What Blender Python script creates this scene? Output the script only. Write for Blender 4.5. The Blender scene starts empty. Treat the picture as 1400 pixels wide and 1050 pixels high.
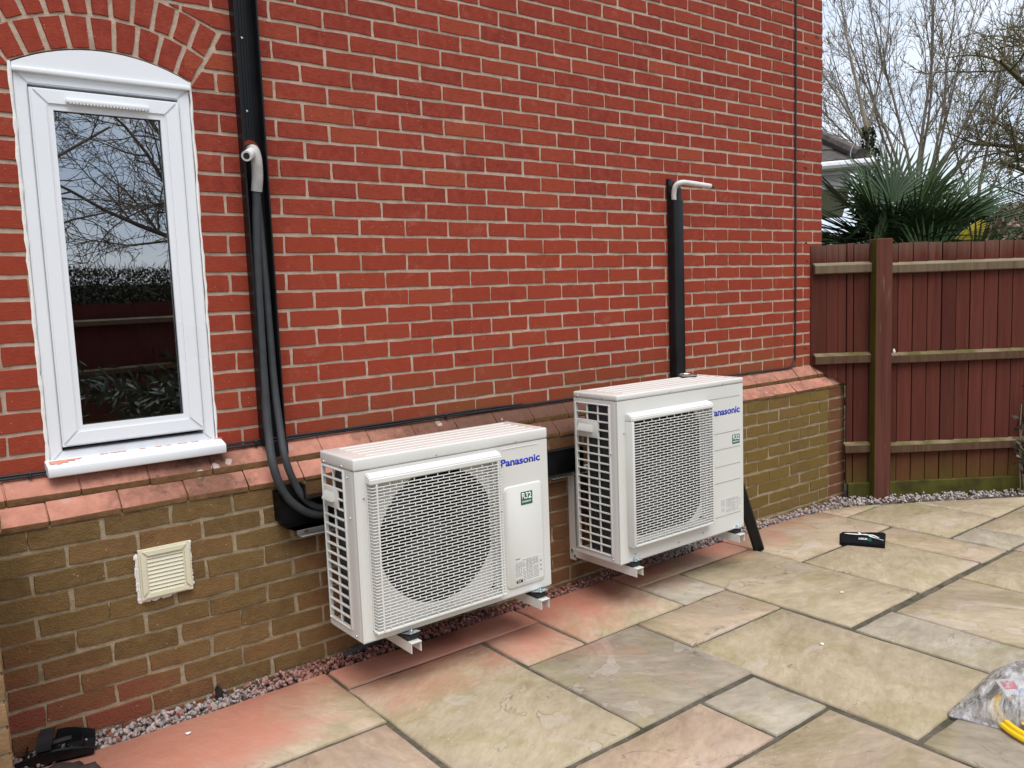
import bpy, bmesh, math, random
from mathutils import Vector, Matrix, Euler, noise as mnoise
random.seed(7)
R = math.radians
scene = bpy.context.scene
COL = scene.collection

# ------------------------------------------------------------------ camera, sky, sun, exposure
cam_data = bpy.data.cameras.new('camera')
cam = bpy.data.objects.new('camera', cam_data); COL.objects.link(cam)
cam.location = (-5.1768, -3.2027, 0.5571)
cam.rotation_euler = (1.46303, 0.037243, -0.662375)
cam_data.sensor_fit = 'HORIZONTAL'; cam_data.sensor_width = 36.0; cam_data.lens = 29.251
cam_data.clip_start = 0.05; cam_data.clip_end = 500
scene.camera = cam

SUN_EL, SUN_AZ = 64.0, -160.0          # azimuth from +Y towards +X
world = bpy.data.worlds.new('World'); scene.world = world
world.use_nodes = True
wn = world.node_tree; wn.nodes.clear()
def wnode(t, **k):
    n = wn.nodes.new(t)
    for a, v in k.items(): setattr(n, a, v)
    return n
w_out = wnode('ShaderNodeOutputWorld'); w_bg = wnode('ShaderNodeBackground')
w_sky = wnode('ShaderNodeTexSky', sky_type='NISHITA', sun_disc=False)
w_sky.sun_elevation = R(SUN_EL); w_sky.sun_rotation = R(SUN_AZ); w_sky.dust_density = 2.0
w_tc = wnode('ShaderNodeTexCoord'); w_map = wnode('ShaderNodeMapping')
w_map.inputs['Scale'].default_value = (1.0, 1.0, 2.6)
w_map.inputs['Location'].default_value = (0.35, 1.2, 0.6)
w_noise = wnode('ShaderNodeTexNoise'); w_noise.inputs['Scale'].default_value = 2.4
w_noise.inputs['Detail'].default_value = 8; w_noise.inputs['Roughness'].default_value = 0.55
w_ramp = wnode('ShaderNodeValToRGB')
w_ramp.color_ramp.elements[0].position = 0.30; w_ramp.color_ramp.elements[0].color = (0.62, 0.62, 0.62, 1)
w_ramp.color_ramp.elements[1].position = 0.60; w_ramp.color_ramp.elements[1].color = (1, 1, 1, 1)
w_n2 = wnode('ShaderNodeTexNoise'); w_n2.inputs['Scale'].default_value = 3.1; w_n2.inputs['Detail'].default_value = 6
w_cl = wnode('ShaderNodeValToRGB')
w_cl.color_ramp.elements[0].position = 0.32; w_cl.color_ramp.elements[0].color = (4.7, 5.7, 7.3, 1)
w_cl.color_ramp.elements[1].position = 0.66; w_cl.color_ramp.elements[1].color = (7.2, 7.6, 8.1, 1)
w_mix = wnode('ShaderNodeMixRGB')
L = wn.links.new
L(w_tc.outputs['Generated'], w_map.inputs['Vector']); L(w_map.outputs['Vector'], w_noise.inputs['Vector'])
L(w_map.outputs['Vector'], w_n2.inputs['Vector'])
L(w_noise.outputs['Fac'], w_ramp.inputs['Fac']); L(w_n2.outputs['Fac'], w_cl.inputs['Fac'])
L(w_ramp.outputs['Color'], w_mix.inputs['Fac']); L(w_sky.outputs['Color'], w_mix.inputs['Color1'])
L(w_cl.outputs['Color'], w_mix.inputs['Color2']); L(w_mix.outputs['Color'], w_bg.inputs['Color'])
w_bg.inputs['Strength'].default_value = 0.088
L(w_bg.outputs['Background'], w_out.inputs['Surface'])

sun_data = bpy.data.lights.new('sun', 'SUN'); sun_data.energy = 2.0; sun_data.angle = R(45)
sun_data.color = (1.0, 0.965, 0.92)
sun = bpy.data.objects.new('sun', sun_data); COL.objects.link(sun)
sd = Vector((math.cos(R(SUN_EL)) * math.sin(R(SUN_AZ)), math.cos(R(SUN_EL)) * math.cos(R(SUN_AZ)), math.sin(R(SUN_EL))))
sun.rotation_euler = sd.to_track_quat('Z', 'Y').to_euler(); sun.location = (-6, -6, 8)
vs = scene.view_settings
vs.view_transform = 'Standard'; vs.look = 'None'; vs.gamma = 1.0; vs.use_curve_mapping = False
vs.exposure = 0.80

# ------------------------------------------------------------------ helpers
ORG = {}                                # world location of every object
def new_bm(): return bmesh.new()
def quad(bm, *p):
    return bm.faces.new([bm.verts.new(q) for q in p])
def box(bm, x0, x1, y0, y1, z0, z1, bev=0.0, seg=2, mtx=None):
    r = bmesh.ops.create_cube(bm, size=1.0)
    vs_ = r['verts']
    for v in vs_:
        v.co = Vector(((x0 + x1) / 2 + v.co.x * (x1 - x0), (y0 + y1) / 2 + v.co.y * (y1 - y0), (z0 + z1) / 2 + v.co.z * (z1 - z0)))
    if bev > 0:
        es = list({e for v in vs_ for e in v.link_edges})
        rr = bmesh.ops.bevel(bm, geom=es, offset=bev, segments=seg, affect='EDGES', profile=0.5)
        vs_ = list({v for f in rr['faces'] for v in f.verts} | {v for v in vs_ if v.is_valid})
    if mtx is not None:
        for v in vs_: v.co = mtx @ v.co
    return vs_
def prism(bm, pts, d, axis='Y'):
    """closed polygon pts (2-D) extruded along an axis between d[0] and d[1]"""
    def P(a, b, t):
        return {'Y': (a, t, b), 'X': (t, a, b), 'Z': (a, b, t)}[axis]
    A = [bm.verts.new(P(a, b, d[0])) for a, b in pts]
    B = [bm.verts.new(P(a, b, d[1])) for a, b in pts]
    n = len(pts)
    bm.faces.new(A); bm.faces.new(B[::-1])
    for i in range(n): bm.faces.new((A[i], B[i], B[(i + 1) % n], A[(i + 1) % n]))
    return A + B
def smooth_path(pts, n=8):
    pts = [Vector(p) for p in pts]
    P = [pts[0] * 2 - pts[1]] + pts + [pts[-1] * 2 - pts[-2]]
    out = []
    for i in range(1, len(P) - 2):
        for k in range(n):
            t = k / n
            out.append(0.5 * ((2 * P[i]) + (-P[i - 1] + P[i + 1]) * t + (2 * P[i - 1] - 5 * P[i] + 4 * P[i + 1] - P[i + 2]) * t * t
                              + (-P[i - 1] + 3 * P[i] - 3 * P[i + 1] + P[i + 2]) * t ** 3))
    out.append(pts[-1])
    return out
def tube(bm, pts, r, n=10, caps=True):
    pts = [Vector(p) for p in pts]
    if not hasattr(r, '__len__'): r = [r] * len(pts)
    rings = []
    nrm = None
    for i, p in enumerate(pts):
        t = (pts[min(i + 1, len(pts) - 1)] - pts[max(i - 1, 0)])
        if t.length < 1e-9: t = Vector((0, 0, 1))
        t.normalize()
        if nrm is None:
            nrm = t.cross(Vector((0, 0, 1)) if abs(t.z) < 0.9 else Vector((1, 0, 0))).normalized()
        else:
            nrm = (nrm - t * nrm.dot(t))
            nrm = nrm.normalized() if nrm.length > 1e-6 else t.orthogonal().normalized()
        b = t.cross(nrm)
        rings.append([bm.verts.new(p + (nrm * math.cos(2 * math.pi * k / n) + b * math.sin(2 * math.pi * k / n)) * r[i]) for k in range(n)])
    for i in range(len(rings) - 1):
        for k in range(n):
            bm.faces.new((rings[i][k], rings[i][(k + 1) % n], rings[i + 1][(k + 1) % n], rings[i + 1][k]))
    if caps:
        bm.faces.new(rings[0][::-1]); bm.faces.new(rings[-1])
    return rings
def lathe(bm, prof, c, axis=(0, 0, 1), n=20):
    """prof: list of (radius, distance along axis) from centre c"""
    ax = Vector(axis).normalized(); a = ax.orthogonal().normalized(); b = ax.cross(a); c = Vector(c)
    rings = []
    for r, h in prof:
        rings.append([bm.verts.new(c + ax * h + (a * math.cos(2 * math.pi * k / n) + b * math.sin(2 * math.pi * k / n)) * max(r, 1e-5)) for k in range(n)])
    for i in range(len(rings) - 1):
        for k in range(n):
            bm.faces.new((rings[i][k], rings[i][(k + 1) % n], rings[i + 1][(k + 1) % n], rings[i + 1][k]))
    bm.faces.new(rings[0][::-1]); bm.faces.new(rings[-1])
def to_mesh(name, bm, smooth=True, ang=35, recalc=True):
    if recalc: bmesh.ops.recalc_face_normals(bm, faces=bm.faces[:])
    me = bpy.data.meshes.new(name)
    if smooth:
        for f in bm.faces: f.smooth = True
    bm.to_mesh(me); bm.free()
    if smooth: me.set_sharp_from_angle(angle=R(ang))
    return me
def link(name, me, mat, parent=None, loc=None):
    o = bpy.data.objects.new(name, me); COL.objects.link(o)
    if me is not None and mat is not None and len(me.materials) == 0: me.materials.append(mat)
    base = ORG[parent.name] if parent else Vector((0, 0, 0))
    w = Vector(loc) if loc is not None else base.copy()
    ORG[o.name] = w
    if parent: o.parent = parent
    o.location = w - base
    return o
def obj(name, bm, mat, parent=None, smooth=True, ang=35, recalc=True, loc=None):
    """bm holds WORLD coordinates; stored relative to the object's own origin"""
    base = Vector(loc) if loc is not None else (ORG[parent.name] if parent else Vector((0, 0, 0)))
    for v in bm.verts: v.co -= base
    return link(name, to_mesh(name, bm, smooth, ang, recalc), mat, parent, base)
def tag(o, label=None, cat=None, group=None, kind=None):
    if label: o['label'] = label
    if cat: o['category'] = cat
    if group: o['group'] = group
    if kind: o['kind'] = kind
    return o
def thing(name, label, cat, loc=(0, 0, 0), group=None):
    o = bpy.data.objects.new(name, None); COL.objects.link(o)
    o.empty_display_size = 0.1
    o.location = loc; ORG[o.name] = Vector(loc)
    return tag(o, label, cat, group)

# ---- material helpers
class NT:
    def __init__(self, name):
        self.m = bpy.data.materials.new(name); self.m.use_nodes = True
        self.t = self.m.node_tree; self.t.nodes.clear()
        self.out = self.t.nodes.new('ShaderNodeOutputMaterial')
        self.b = self.t.nodes.new('ShaderNodeBsdfPrincipled')
        self.t.links.new(self.b.outputs[0], self.out.inputs['Surface'])
    def n(self, t, **k):
        x = self.t.nodes.new(t)
        for a, v in k.items(): setattr(x, a, v)
        return x
    def l(self, a, b): self.t.links.new(a, b)
    def setin(self, sock, v):
        if hasattr(v, 'is_output') or isinstance(v, bpy.types.NodeSocket): self.l(v, sock)
        elif hasattr(v, '__len__') and len(v) == 3 and sock.type == 'RGBA': sock.default_value = (*v, 1)
        else: sock.default_value = v
    def math(self, op, a, b=0.0, clamp=False):
        x = self.n('ShaderNodeMath', operation=op, use_clamp=clamp)
        self.setin(x.inputs[0], a); self.setin(x.inputs[1], b); return x.outputs[0]
    def mix(self, f, a, b, blend='MIX'):
        x = self.n('ShaderNodeMixRGB', blend_type=blend)
        self.setin(x.inputs[0], f); self.setin(x.inputs[1], a); self.setin(x.inputs[2], b); return x.outputs[0]
    def pos(self): return self.n('ShaderNodeNewGeometry').outputs['Position']
    def objco(self): return self.n('ShaderNodeTexCoord').outputs['Object']
    def sep(self, v):
        x = self.n('ShaderNodeSeparateXYZ'); self.l(v, x.inputs[0]); return x.outputs
    def scale(self, v, s):
        x = self.n('ShaderNodeMapping'); self.l(v, x.inputs['Vector']); x.inputs['Scale'].default_value = s; return x.outputs[0]
    def noise(self, v, s, d=4, rough=0.5, w=None, dist=0.0):
        x = self.n('ShaderNodeTexNoise')
        if w is not None:
            x.noise_dimensions = '4D'; self.setin(x.inputs['W'], w)
        self.l(v, x.inputs['Vector']); x.inputs['Scale'].default_value = s; x.inputs['Detail'].default_value = d
        x.inputs['Roughness'].default_value = rough; x.inputs['Distortion'].default_value = dist
        return x.outputs['Fac']
    def ramp(self, f, *stops):
        x = self.n('ShaderNodeValToRGB'); self.l(f, x.inputs[0]); r = x.color_ramp
        while len(r.elements) < len(stops): r.elements.new(0.5)
        for e, (p, c) in zip(r.elements, stops):
            e.position = p; e.color = (*c, 1) if hasattr(c, '__len__') else (c, c, c, 1)
        return x.outputs[0]
    def rng(self, f, a, b, c=0.0, d=1.0):
        x = self.n('ShaderNodeMapRange'); self.setin(x.inputs[0], f)
        x.inputs[1].default_value = a; x.inputs[2].default_value = b; x.inputs[3].default_value = c; x.inputs[4].default_value = d
        return x.outputs[0]
    def bump(self, h, strength=0.3, dist=0.01):
        x = self.n('ShaderNodeBump'); self.l(h, x.inputs['Height']); x.inputs['Strength'].default_value = strength
        x.inputs['Distance'].default_value = dist; self.l(x.outputs[0], self.b.inputs['Normal'])
    def done(self, col, rough=0.6, metal=0.0, spec=None):
        self.setin(self.b.inputs['Base Color'], col); self.setin(self.b.inputs['Roughness'], rough)
        self.setin(self.b.inputs['Metallic'], metal)
        if spec is not None: self.b.inputs['Specular IOR Level'].default_value = spec
        return self.m
def simple(name, col, rough=0.5, metal=0.0, var=0.12, scale=9.0, bump=0.0, spec=None, bscale=60.0):
    t = NT(name); p = t.pos()
    f = t.noise(p, scale, 5)
    c = t.mix(t.rng(f, 0.3, 0.7), [x * (1 - var) for x in col], [min(1, x * (1 + var)) for x in col])
    if bump: t.bump(t.noise(p, bscale, 4), bump, 0.004)
    return t.done(c, t.rng(f, 0.3, 0.7, rough - 0.06, rough + 0.06), metal, spec)

def brick_cell(t, p, x_off, z_off, phase):
    """white noise per brick of a stretcher bond on a wall facing -Y"""
    s = t.sep(p)
    row = t.math('FLOOR', t.math('DIVIDE', t.math('SUBTRACT', s[2], z_off), 0.075))
    half = t.math('MULTIPLY', t.math('MODULO', t.math('ADD', t.math('ADD', row, 100.0), phase), 2.0), 0.5)
    colm = t.math('FLOOR', t.math('ADD', t.math('DIVIDE', t.math('SUBTRACT', s[0], x_off), 0.225), half))
    c = t.n('ShaderNodeCombineXYZ'); t.l(colm, c.inputs[0]); t.l(row, c.inputs[1])
    w = t.n('ShaderNodeTexWhiteNoise'); t.l(c.outputs[0], w.inputs['Vector'])
    return w.outputs['Value'], s

def mat_red_brick():
    t = NT('red_brick'); p = t.pos()
    cell, s = brick_cell(t, p, -0.22, 0.0, 0.0)
    base = t.ramp(cell, (0.0, (0.165, 0.026, 0.0175)), (0.25, (0.205, 0.032, 0.0195)), (0.7, (0.230, 0.039, 0.0215)), (0.92, (0.252, 0.049, 0.0245)), (1.0, (0.275, 0.064, 0.029)))
    f1 = t.noise(p, 26, 6, 0.65)
    c = t.mix(t.rng(f1, 0.35, 0.68, 0, 0.75), base, (0.300, 0.058, 0.038))
    # creased, drag-marked face: fine horizontal dark creases
    f2 = t.noise(t.scale(p, (40, 40, 130)), 1.0, 5, 0.7, dist=0.6)
    c = t.mix(t.rng(f2, 0.50, 0.72, 0, 0.72), c, (0.135, 0.019, 0.015))
    # broad fading patches, browner weathering close to the plinth
    big = t.noise(p, 1.1, 4, 0.6)
    c = t.mix(t.rng(big, 0.42, 0.7, 0, 0.35), c, (0.305, 0.050, 0.026))
    c = t.mix(t.math('MULTIPLY', t.rng(s[2], 1.0, 0.80), 0.55), c, (0.270, 0.045, 0.022))
    low = t.math('MULTIPLY', t.rng(s[2], 0.26, 0.02), t.rng(t.noise(p, 3.2, 3), 0.3, 0.6), True)
    xr = t.rng(s[0], -3.9, -3.4)
    c = t.mix(t.math('MULTIPLY', t.math('MULTIPLY', low, xr), 0.75), c, (0.20, 0.075, 0.032))
    sm = t.noise(p, 8.5, 7, 0.72, dist=0.7)
    c = t.mix(t.rng(sm, 0.58, 0.70, 0, 0.40), c, (0.36, 0.120, 0.082))
    c = t.mix(t.rng(sm, 0.40, 0.30, 0, 0.45), c, (0.130, 0.022, 0.017))
    # white salt and mortar flecks
    v = t.n('ShaderNodeTexVoronoi'); t.l(p, v.inputs['Vector']); v.inputs['Scale'].default_value = 58
    fleck = t.math('MULTIPLY', t.math('LESS_THAN', v.outputs['Distance'], 0.075), t.math('GREATER_THAN', t.noise(p, 9, 2), 0.55))
    c = t.mix(t.math('MULTIPLY', fleck, 0.75), c, (0.62, 0.50, 0.40))
    t.bump(t.math('ADD', t.math('MULTIPLY', f2, 0.7), t.noise(p, 150, 4, 0.6)), 0.55, 0.0035)
    return t.done(c, 0.85, spec=0.10)
def mat_low_brick():
    t = NT('weathered_brick'); p = t.pos()
    cell, s = brick_cell(t, p, -4.8177, -0.152, 1.0)
    base = t.ramp(cell, (0.0, (0.130, 0.078, 0.032)), (0.3, (0.152, 0.092, 0.036)), (0.6, (0.168, 0.106, 0.042)), (0.85, (0.180, 0.092, 0.040)), (1.0, (0.195, 0.124, 0.052)))
    f1 = t.noise(p, 30, 6, 0.7)
    c = t.mix(t.rng(f1, 0.35, 0.7, 0, 0.6), base, (0.225, 0.142, 0.062))
    bl = t.noise(p, 9, 6, 0.7)
    c = t.mix(t.rng(bl, 0.52, 0.68, 0, 0.5), c, (0.095, 0.058, 0.026))
    # algae: olive at the right-hand end
    ol = t.math('MULTIPLY', t.rng(s[0], -2.2, -1.1), t.rng(t.noise(p, 2.5, 4), 0.28, 0.55), True)
    c = t.mix(t.math('MULTIPLY', ol, 0.7), c, (0.175, 0.118, 0.028))
    # cleaner, redder bricks low on the left
    d = t.math('ADD', t.math('MULTIPLY', t.math('ADD', s[0], 4.45), 0.75), t.math('MULTIPLY', t.math('ADD', s[2], 0.80), 1.5))
    d = t.math('ADD', d, t.math('MULTIPLY', t.noise(p, 5, 3), 0.5))
    red = t.math('MULTIPLY', t.rng(d, 0.42, 0.02), t.rng(cell, 0.0, 1.0, 0.55, 1.0), True)
    c = t.mix(t.math('MULTIPLY', red, 0.85), c, (0.215, 0.050, 0.036))
    mid = t.math('MULTIPLY', t.rng(s[0], -3.95, -3.7), t.rng(s[0], -1.6, -1.9), True)
    c = t.mix(t.math('MULTIPLY', mid, 0.55), c, (0.165, 0.062, 0.032))
    c = t.mix(t.math('MULTIPLY', t.rng(s[0], -0.12, -0.07), 0.75), c, (0.16, 0.055, 0.034))
    # drips of pink coring dust
    dr = t.noise(t.scale(p, (14, 14, 1.6)), 1.0, 4, 0.6)
    dm = t.math('MULTIPLY', t.rng(dr, 0.60, 0.72), t.math('MULTIPLY', t.rng(s[0], -4.1, -3.95), t.rng(s[0], -3.70, -3.85), True), True)
    c = t.mix(t.math('MULTIPLY', dm, 0.55), c, (0.42, 0.13, 0.085))
    v = t.n('ShaderNodeTexVoronoi'); t.l(p, v.inputs['Vector']); v.inputs['Scale'].default_value = 30
    c = t.mix(t.math('MULTIPLY', t.math('MULTIPLY', t.math('LESS_THAN', v.outputs['Distance'], 0.09), t.math('GREATER_THAN', t.noise(p, 7, 2), 0.52)), 0.5), c, (0.45, 0.38, 0.30))
    t.bump(t.math('ADD', f1, t.noise(p, 170, 4, 0.65)), 0.9, 0.007)
    return t.done(c, 0.88, spec=0.12)
def mat_mortar(name, a, b, dirt, damp=False):
    t = NT(name); p = t.pos(); s = t.sep(p)
    f = t.noise(p, 35, 6, 0.7)
    c = t.mix(t.rng(f, 0.3, 0.7), a, b)
    g = t.noise(p, 5.0, 5, 0.65)
    c = t.mix(t.rng(g, 0.48, 0.70, 0, 0.9), c, dirt)
    t.bump(t.math('ADD', f, t.noise(p, 260, 3, 0.7)), 0.9, 0.006)
    return t.done(c, 0.92, spec=0.15)
def mat_plinth():
    t = NT('plinth_brick_face'); p = t.pos(); s = t.sep(p)
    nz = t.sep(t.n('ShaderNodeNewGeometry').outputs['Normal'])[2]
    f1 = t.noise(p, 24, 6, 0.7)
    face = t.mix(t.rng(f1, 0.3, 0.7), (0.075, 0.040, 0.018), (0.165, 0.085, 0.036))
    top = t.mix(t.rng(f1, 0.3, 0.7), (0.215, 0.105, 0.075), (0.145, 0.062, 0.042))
    top = t.mix(t.math('MULTIPLY', t.math('MULTIPLY', t.rng(s[0], -3.3, -2.9), t.rng(s[0], -1.7, -2.0), True), 0.6), top, (0.085, 0.045, 0.032))
    # coring dust settled on the ledges: thick at the left and at the pipe run, thin elsewhere
    n1 = t.noise(p, 2.2, 5, 0.6); n2 = t.noise(p, 16, 5, 0.7)
    a1 = t.rng(s[0], -4.15, -4.75); a2 = t.math('MULTIPLY', t.rng(s[0], -4.22, -3.95), t.rng(s[0], -3.2, -3.75), True)
    a3 = t.math('MULTIPLY', t.rng(s[0], -1.7, -1.3), 0.62, True)
    amt = t.math('ADD', t.math('ADD', a1, a2), t.math('ADD', a3, 0.10), True)
    m = t.rng(t.math('ADD', t.math('ADD', t.math('MULTIPLY', n1, 0.5), t.math('MULTIPLY', n2, 0.35)), t.math('MULTIPLY', amt, 0.62)), 0.66, 0.92)
    top = t.mix(t.math('MULTIPLY', m, t.rng(n2, 0.35, 0.65, 0.60, 0.95)), top, (0.50, 0.225, 0.160))
    # lichen blobs
    v = t.n('ShaderNodeTexVoronoi'); t.l(p, v.inputs['Vector']); v.inputs['Scale'].default_value = 13; v.inputs['Randomness'].default_value = 1
    vd = t.math('ADD', v.outputs['Distance'], t.math('MULTIPLY', t.noise(p, 60, 3), 0.18))
    l = t.math('MULTIPLY', t.math('LESS_THAN', vd, 0.30), t.math('GREATER_THAN', t.noise(p, 3.5, 2), 0.50))
    top = t.mix(t.math('MULTIPLY', l, t.rng(amt, 1.0, 0.4, 0.35, 0.9)), top, (0.44, 0.36, 0.32))
    dk = t.rng(t.noise(p, 22, 6, 0.75), 0.52, 0.62)
    top = t.mix(t.math('MULTIPLY', dk, t.rng(amt, 1.0, 0.3, 0.12, 0.75)), top, (0.085, 0.050, 0.034))
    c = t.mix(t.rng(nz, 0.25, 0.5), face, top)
    t.bump(t.math('ADD', f1, t.noise(p, 160, 4)), 0.6, 0.004)
    return t.done(c, 0.88, spec=0.15)
def mat_slab():
    t = NT('riven_sandstone'); p = t.pos(); s = t.sep(p)
    oi = t.n('ShaderNodeObjectInfo'); rnd = oi.outputs['Random']; oc = oi.outputs['Color']
    co = t.objco()
    vr = t.n('ShaderNodeVectorRotate', rotation_type='Z_AXIS'); t.l(co, vr.inputs['Vector'])
    t.l(t.math('MULTIPLY', t.math('SUBTRACT', rnd, 0.35), 2.4), vr.inputs['Angle'])
    W = t.math('MULTIPLY', rnd, 37.0)
    q = t.scale(vr.outputs[0], (1.4, 3.0, 1))
    band = t.noise(q, 3.0, 6, 0.62, W, 0.9)
    blot = t.noise(vr.outputs[0], 2.6, 5, 0.6, t.math('ADD', W, 9.0), 1.2)
    fine = t.noise(t.scale(vr.outputs[0], (9, 22, 1)), 1.8, 7, 0.7, W, 0.5)
    c = t.mix(0.52, oc, t.mix(t.rng(band, 0.34, 0.66), (0.260, 0.208, 0.142), (0.455, 0.380, 0.275)))
    c = t.mix(t.rng(blot, 0.53, 0.60, 0, 0.42), c, (0.275, 0.240, 0.112))          # olive algae areas
    c = t.mix(t.rng(blot, 0.45, 0.36, 0, 0.50), c, (0.40, 0.315, 0.25))           # buff pink areas
    c = t.mix(t.rng(fine, 0.36, 0.60, 0.25, 1.0), t.mix(1.0, c, (0.78, 0.75, 0.70), 'MULTIPLY'), c)
    vein = t.noise(t.scale(vr.outputs[0], (2.2, 9, 1)), 2.2, 8, 0.72, t.math('ADD', W, 5.0), 2.2)
    c = t.mix(t.rng(vein, 0.60, 0.66, 0, 0.24), c, (0.54, 0.47, 0.39))
    c = t.mix(t.rng(vein, 0.38, 0.33, 0, 0.22), c, (0.22, 0.175, 0.12))
    # riven steps: sharp iso-lines, one side paler
    step = t.noise(vr.outputs[0], 1.9, 4, 0.55, t.math('ADD', W, 3.0), 1.6)
    pale = t.rng(step, 0.605, 0.615)
    c = t.mix(t.math('MULTIPLY', pale, t.rng(t.noise(p, 14, 5, 0.7), 0.35, 0.65, 0.08, 0.40)), c, (0.48, 0.42, 0.39))
    edge = t.math('SUBTRACT', 1.0, t.rng(t.math('ABSOLUTE', t.math('SUBTRACT', step, 0.60)), 0.0, 0.007), True)
    edge2 = t.math('SUBTRACT', 1.0, t.rng(t.math('ABSOLUTE', t.math('SUBTRACT', step, 0.455)), 0.0, 0.004), True)
    crk = t.math('MULTIPLY', t.math('ADD', edge, edge2, True), t.rng(t.noise(p, 7, 3), 0.45, 0.62))
    c = t.mix(t.math('MULTIPLY', crk, 0.7), c, (0.115, 0.095, 0.068))
    # specks of grit and white mortar
    v = t.n('ShaderNodeTexVoronoi'); t.l(p, v.inputs['Vector']); v.inputs['Scale'].default_value = 24
    sp = t.math('MULTIPLY', t.math('LESS_THAN', v.outputs['Distance'], 0.055), t.math('GREATER_THAN', t.noise(p, 4, 2), 0.53))
    c = t.mix(t.math('MULTIPLY', sp, 0.8), c, (0.66, 0.60, 0.54))
    v2 = t.n('ShaderNodeTexVoronoi'); t.l(p, v2.inputs['Vector']); v2.inputs['Scale'].default_value = 41
    sp2 = t.math('MULTIPLY', t.math('LESS_THAN', v2.outputs['Distance'], 0.075), t.math('GREATER_THAN', t.noise(p, 6, 2), 0.53))
    c = t.mix(t.math('MULTIPLY', sp2, 0.6), c, (0.10, 0.072, 0.05))
    # red coring dust washed across the slabs beside the wall
    n1 = t.noise(p, 2.6, 6, 0.62, dist=0.8); nb = t.noise(t.scale(p, (1.0, 0.2, 1)), 1.3, 2)
    d = t.math('ADD', t.rng(s[1], -0.80, -0.15), t.math('MULTIPLY', t.math('SUBTRACT', n1, 0.5), 1.25))
    d = t.math('ADD', d, t.math('MULTIPLY', t.math('SUBTRACT', nb, 0.5), 0.9))
    d = t.math('ADD', d, t.math('MULTIPLY', t.math('MULTIPLY', t.rng(s[0], -3.95, -3.55), t.rng(s[0], -2.1, -2.4), True), 0.42))
    d = t.math('ADD', d, t.math('MULTIPLY', t.rng(s[0], -3.90, -4.25), 0.40))
    dust = t.math('MULTIPLY', t.rng(d, 0.50, 1.02), t.rng(s[0], -0.2, -0.6))
    c = t.mix(t.math('MULTIPLY', dust, 0.85), c, (0.44, 0.165, 0.115))
    far = t.math('MULTIPLY', t.rng(n1, 0.50, 0.72, 0, 0.28), t.rng(s[1], -1.1, -0.35))
    c = t.mix(t.math('MULTIPLY', far, t.rng(s[0], -0.3, -0.9)), c, (0.46, 0.25, 0.175))
    h = t.math('ADD', t.math('MULTIPLY', step, 2.2), t.math('ADD', t.math('MULTIPLY', band, 0.9), t.math('MULTIPLY', fine, 0.35)))
    t.bump(h, 0.55, 0.012)
    return t.done(c, t.rng(band, 0.3, 0.7, 0.46, 0.66), spec=0.38)
def mat_attr(name, rough=0.85, bump=0.4, bscale=90, spec=0.3):
    t = NT(name); a = t.n('ShaderNodeVertexColor'); a.layer_name = 'tint'
    p = t.pos(); f = t.noise(p, bscale, 4)
    c = t.mix(t.rng(f, 0.3, 0.7, 0, 0.35), a.outputs[0], t.mix(1.0, a.outputs[0], (0.6, 0.58, 0.56), 'MULTIPLY'))
    if bump: t.bump(f, bump, 0.003)
    return t.done(c, rough, spec=spec)
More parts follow.
